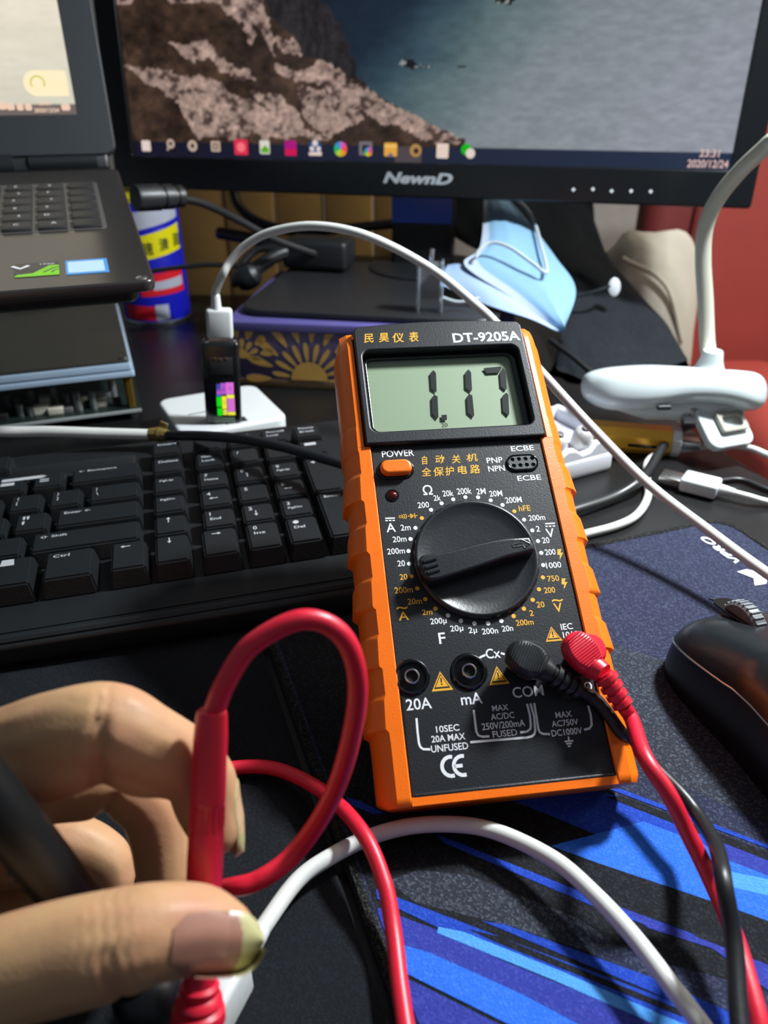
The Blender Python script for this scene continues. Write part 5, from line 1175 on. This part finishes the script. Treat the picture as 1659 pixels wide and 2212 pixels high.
# ------------------------------------------------------------------ the hand
m_skin = bpy.data.materials.new('skin'); m_skin.use_nodes = True
nt = m_skin.node_tree; bs = nt.nodes['Principled BSDF']; L = nt.links
tc = nt.nodes.new('ShaderNodeTexCoord')
n1 = nt.nodes.new('ShaderNodeTexNoise'); n1.inputs['Scale'].default_value = 55; n1.inputs['Detail'].default_value = 3; L.new(tc.outputs['Object'], n1.inputs['Vector'])
r1 = nt.nodes.new('ShaderNodeValToRGB'); r1.color_ramp.elements[0].position = 0.35; r1.color_ramp.elements[1].position = 0.68
r1.color_ramp.elements[0].color = (*srgb(188, 150, 108), 1); r1.color_ramp.elements[1].color = (*srgb(182, 134, 102), 1); L.new(n1.outputs['Fac'], r1.inputs[0])
at_ = nt.nodes.new('ShaderNodeAttribute'); at_.attribute_name = 'flush'
mx = nt.nodes.new('ShaderNodeMix'); mx.data_type = 'RGBA'; L.new(at_.outputs['Fac'], mx.inputs[0]); L.new(r1.outputs[0], mx.inputs[6]); mx.inputs[7].default_value = (*srgb(172, 98, 82), 1)
L.new(mx.outputs[2], bs.inputs['Base Color'])
n2 = nt.nodes.new('ShaderNodeTexVoronoi'); n2.inputs['Scale'].default_value = 1100; L.new(tc.outputs['Object'], n2.inputs['Vector'])
bp = nt.nodes.new('ShaderNodeBump'); bp.inputs['Strength'].default_value = 0.16; bp.inputs['Distance'].default_value = 0.0002; L.new(n2.outputs['Distance'], bp.inputs['Height']); L.new(bp.outputs['Normal'], bs.inputs['Normal'])
bs.inputs['Roughness'].default_value = 0.52; bs.inputs['Subsurface Weight'].default_value = 0.25; bs.inputs['Subsurface Radius'].default_value = (1.0, 0.35, 0.2); bs.inputs['Subsurface Scale'].default_value = 0.0025
bs.inputs['Specular IOR Level'].default_value = 0.35

chains = {
 'index': [((-132.6,131.9,63.3), 14), ((-110.7,130.4,72.8), 11.5), ((-88.8,127.9,80.6), 9.9), ((-74.3,127,87.1), 9.7), ((-62.6,127,89.1), 10.0), ((-54.8,127.4,83.8), 9.1), ((-45.3,130.1,70.6), 8.7), ((-43,127.9,61.8), 8.1), ((-41,125.5,57), 7.0)],
 'index_pad': [((-87.3,125.6,78.6), 10.0), ((-76.2,125.6,80.7), 10.4), ((-70.2,125.9,82.2), 9.6), ((-66.7,126.4,84), 8.6)],
 'middle_pad': [((-59.3,127.7,80.2), 8.6), ((-56,128.2,77), 8.8), ((-52.3,129.1,74.5), 8.2)],
 'thumb': [((-110.2,82.6,41.1), 20), ((-91.1,84,53.8), 14), ((-75.9,87.3,61.6), 11.0), ((-64,89.1,64.7), 10.7), ((-53.9,90.2,66.8), 10.4), ((-46.3,92.6,66.9), 9.6), ((-39.1,95.7,63.2), 8.9), ((-33.9,96.1,60), 7.4), ((-31,95.9,58.5), 5.2)],
 'middle': [((-139.5,132.9,44.8), 15), ((-120.3,135.9,50.1), 11.5), ((-90.7,135.8,58), 9.8), ((-77,137.1,58.3), 9.3), ((-68.8,138.1,57.9), 8.9), ((-61.6,137.3,50.5), 8.4), ((-59.1,134.2,41), 8.0), ((-58.3,129.8,33.2), 7.2)],
 'ring': [((-146.5,133.4,25.3), 14), ((-124.9,136.8,27.3), 10.5), ((-98.2,138.5,30.3), 9.4), ((-87.1,139.8,30.6), 8.9), ((-78.6,139.2,25.5), 8.0), ((-76.5,137,21.5), 7.2)],
 'little': [((-150.7,130.8,8.5), 13), ((-127.9,133,10.4), 9.2), ((-106.7,135.3,10.4), 8.0), ((-94.8,135.2,10.2), 7.4), ((-89.5,133.6,7.4), 6.6)],
 'palm': [((-132.6,131.9,63.3), 16), ((-142.6,127.4,43.1), 22), ((-139.7,116.3,31.6), 24), ((-121,95,34.6), 22), ((-160.5,116.3,31.6), 27), ((-188.2,112.8,25.5), 26)],
 'forearm': [((-188.2,112.8,25.5), 26), ((-275,110.8,-4.5), 27), ((-410.1,108.2,-49.6), 33)],
 'web': [((-110.2,82.6,41.1), 18), ((-114.8,101.1,45.4), 17), ((-117.3,119.6,53.7), 14), ((-115.2,129.2,66.6), 11)],
}
hb = bmesh.new()
for nm, ch in chains.items():
    C4 = [Vector((*p, r_)) for p, r_ in ch]
    P4 = [C4[0] * 2 - C4[1]] + C4 + [C4[-1] * 2 - C4[-2]]
    for i in range(1, len(P4) - 2):
        a, b_, c, d = P4[i - 1:i + 3]; n_ = max(3, int((c.xyz - b_.xyz).length / 1.8))
        for k in range(n_ + (1 if i == len(P4) - 3 else 0)):
            u = k / n_
            q = 0.5 * ((2 * b_) + (c - a) * u + (2 * a - 5 * b_ + 4 * c - d) * u * u + (3 * b_ - a - 3 * c + d) * u ** 3)
            bmesh.ops.create_icosphere(hb, subdivisions=2, radius=q[3], matrix=Matrix.Translation(q.xyz))
me = bpy.data.meshes.new('tmp_hand'); hb.to_mesh(me); hb.free()
ho = bpy.data.objects.new('tmp_hand', me); COL.objects.link(ho)
md = ho.modifiers.new('r', 'REMESH'); md.mode = 'VOXEL'; md.voxel_size = 0.85
ms_ = ho.modifiers.new('s', 'SMOOTH'); ms_.factor = 0.5; ms_.iterations = 10
dg = bpy.context.evaluated_depsgraph_get(); ev = ho.evaluated_get(dg); m2 = ev.to_mesh()
HV = np.empty(len(m2.vertices) * 3); m2.vertices.foreach_get('co', HV); HV = HV.reshape(-1, 3)
HN = np.empty(len(m2.vertices) * 3); m2.vertices.foreach_get('normal', HN); HN = HN.reshape(-1, 3)
HFc = [list(p.vertices) for p in m2.polygons]
ev.to_mesh_clear(); bpy.data.objects.remove(ho)
# creases over the joints: shallow waves along the finger's axis
EYE = np.array([0, 0, 216.0])
def crease(p, q, at, amp, wl, width, side=None, phase=0.0):
    a = np.array(p); b_ = np.array(q); ax = (b_ - a) / np.linalg.norm(b_ - a); o_ = np.array(at)
    s_ = (HV - o_) @ ax; d = np.linalg.norm(HV - o_ - s_[:, None] * ax, axis=1)
    view = EYE - o_; view /= np.linalg.norm(view); side_ = view - ax * (view @ ax); side_ /= np.linalg.norm(side_)
    low = np.cross(ax, side_)
    face = np.clip(HN @ side_, 0, 1) ** 0.7
    lat = (HV - o_) @ low
    wob = 0.5 * np.sin(lat * 0.55 + phase) + 0.3 * np.sin(lat * 1.3)
    amt = amp * np.sin(2 * math.pi * (s_ + wob) / wl) * np.exp(-(s_ / width) ** 2) * (d < 13) * face
    return -np.abs(amt)[:, None] * HN
D_ = np.zeros_like(HV)
D_ += crease((-57.6,90,66.4), (-46.3,92.6,66.9), (-52.5,90.2,66.8), 0.5, 4.6, 4.2)
D_ += crease((-73.2,127,87.1), (-56.1,127.9,84.7), (-62.6,126.7,88.6), 0.5, 5.0, 1.8)
# the deep fold on the palm side of the bent index finger
def fold(p, q, at, depth, width, lo_px):
    a = np.array(p); b_ = np.array(q); ax = (b_ - a) / np.linalg.norm(b_ - a); o_ = np.array(at)
    s_ = (HV - o_) @ ax; d = np.linalg.norm(HV - o_ - s_[:, None] * ax, axis=1)
    lo = np.array(lo_px) - o_; lo /= np.linalg.norm(lo)
    k = np.clip((HN @ lo) * 0.9 + 0.25, 0, 1)
    return -(depth * np.exp(-(s_ / width) ** 2) * (d < 12.5) * k)[:, None] * HN
D_ += fold((-70.7,126.5,88.3), (-55,127.9,84.7), (-62.5,126.3,87.9), 1.6, 1.7, (-61.4,120.1,83))
D_ += fold((-75.8,137.1,58.3), (-61.6,137.3,50.5), (-68.6,138,57.7), 1.6, 1.6, (-69.9,132.1,49.5))
D_ += fold((-64,89.1,64.7), (-46.3,92.6,66.9), (-52.5,90.1,66.6), 0.7, 1.4, (-51.2,83.7,59.3))
D_ += crease((-46.8,128.1,74.8), (-42.2,125.7,64.5), (-44.4,127.7,72.1), 0.3, 4.0, 1.6)
HV2 = HV + D_
hand_base = T(*(-53.9,90.2,66.8))
HAND = thing('hand', 'bare hand reaching in from the left, pinching the red probe between thumb and index finger', 'person', hand_base)
hm = MB().add([tuple(p) for p in HV2], HFc)
ho = obj('skin', hm, m_skin, HAND, I4, 0)
ho.data.polygons.foreach_set('use_smooth', [True] * len(ho.data.polygons))
fl_ = np.zeros(len(HV))
for p, s_, a_ in (((-45.5,122.7,75.5), 7, 0.75), ((-69.5,116.5,76.7), 10, 0.55), ((-36.5,92.6,75.1), 8, 0.45), ((-39.7,118,67.2), 6, 0.3), ((-75.5,119.9,78.7), 7, 0.35), ((-57.1,131.9,63.3), 9, 0.4)):
    fl_ = np.maximum(fl_, a_ * np.exp(-(np.linalg.norm(HV - np.array(p), axis=1) / s_) ** 2))
fa = ho.data.attributes.new('flush', 'FLOAT', 'POINT'); fa.data.foreach_set('value', fl_)
bvh = BVHTree.FromPolygons([Vector(p) for p in HV2], HFc)
m_nail = mat('nail_pink', (150, 106, 90), 0.34, var=0.08, nscale=150, sss=0.1); m_tip = mat('nail_free_edge', (172, 166, 116), 0.36, var=0.06)
m_nail2 = mat('nail_side_pale', (196, 164, 126), 0.3, var=0.06)
def nail(root, tip, wid, nrm, over, lab=None, bed=None):
    a = Vector(root); b_ = Vector(tip); ax = (b_ - a).normalized(); n_ = Vector(nrm); n_ = (n_ - ax * n_.dot(ax)).normalized(); sd = ax.cross(n_)
    Ln = (b_ - a).length; NU, NV = 48, 28; top = []
    for i in range(NU + 1):
        u = i / NU; w2 = wid * (0.80 + 0.25 * math.sin(math.pi * min(1, u * 0.75 + 0.12))) * (math.sqrt(max(0.0, 1 - ((u - 0.72) / 0.285) ** 2)) if u > 0.72 else (1 - 0.4 * max(0, 0.12 - u) / 0.12))
        for j in range(NV + 1):
            v = j / NV * 2 - 1; p = a + ax * (Ln * u) + sd * (w2 * v)
            cur = n_ * (-(v * w2) ** 2 / (wid * 2.6))
            hit, _, _, dist = bvh.ray_cast(p + n_ * 20, -n_, 34)
            flat_h = (p - a).dot(n_)
            q = p + cur
            if hit is not None and u < 0.62:
                top_h = (hit - p).dot(n_); q = p + n_ * (top_h + 0.35)
            top.append(q)
    # beyond the flesh the nail goes on in the direction it had
    for j in range(NV + 1):
        i0 = int(0.62 * NU) - 1; q0 = top[i0 * (NV + 1) + j]; q1 = top[(i0 - 6) * (NV + 1) + j]; st = n_ * max(-0.3 * Ln / NU, min(0.12 * Ln / NU, (q0 - q1).dot(n_) / 6))
        for i in range(i0 + 1, NU + 1):
            base = top[i * (NV + 1) + j]; k = i - i0
            pl_ = base - n_ * (base.dot(n_)); top[i * (NV + 1) + j] = pl_ + n_ * (q0.dot(n_) + st.dot(n_) * k - 0.0012 * k * k)
    vs = top + [p - n_ * 0.5 for p in top]; k = len(top); fs = []; mi = []
    mb = MB()
    for i in range(NU):
        for j in range(NV):
            q = [i * (NV + 1) + j, (i + 1) * (NV + 1) + j, (i + 1) * (NV + 1) + j + 1, i * (NV + 1) + j + 1]
            edge = 0.60 + 0.10 * (1 - (2 * (j + 0.5) / NV - 1) ** 2)
            m_i = 1 if (i + 0.5) / NU > edge + over else 0
            fs += [q, [x + k for x in q[::-1]]]; mi += [m_i, m_i]
    rim = [i * (NV + 1) for i in range(NU + 1)] + [NU * (NV + 1) + j for j in range(1, NV + 1)] + [i * (NV + 1) + NV for i in range(NU - 1, -1, -1)] + [j for j in range(NV - 1, 0, -1)]
    for i in range(len(rim)): x, y = rim[i], rim[(i + 1) % len(rim)]; fs.append([x, x + k, y + k, y]); mi.append(1)
    mb.add(vs, fs); mb.m = mi
    obj('fingernail', mb, [bed or m_nail, m_tip], HAND, I4, 60, label=lab)
cv = Vector((0, 0, 216)) - Vector((-32.9,90.7,67.6)); cv.normalize()
nail((-40.7,87.8,70.6), (-23,90.4,67.1), 5.6, cv + Vector((0.05, 0.0, 0.02)), 0.06, 'thumbnail with a long pale free edge')
nail((-40.4,129.8,65.7), (-37.5,122.8,49.3), 4.6, Vector((0.80, 0.55, 0.15)), 0.0, 'index fingernail seen from the side', m_nail2)
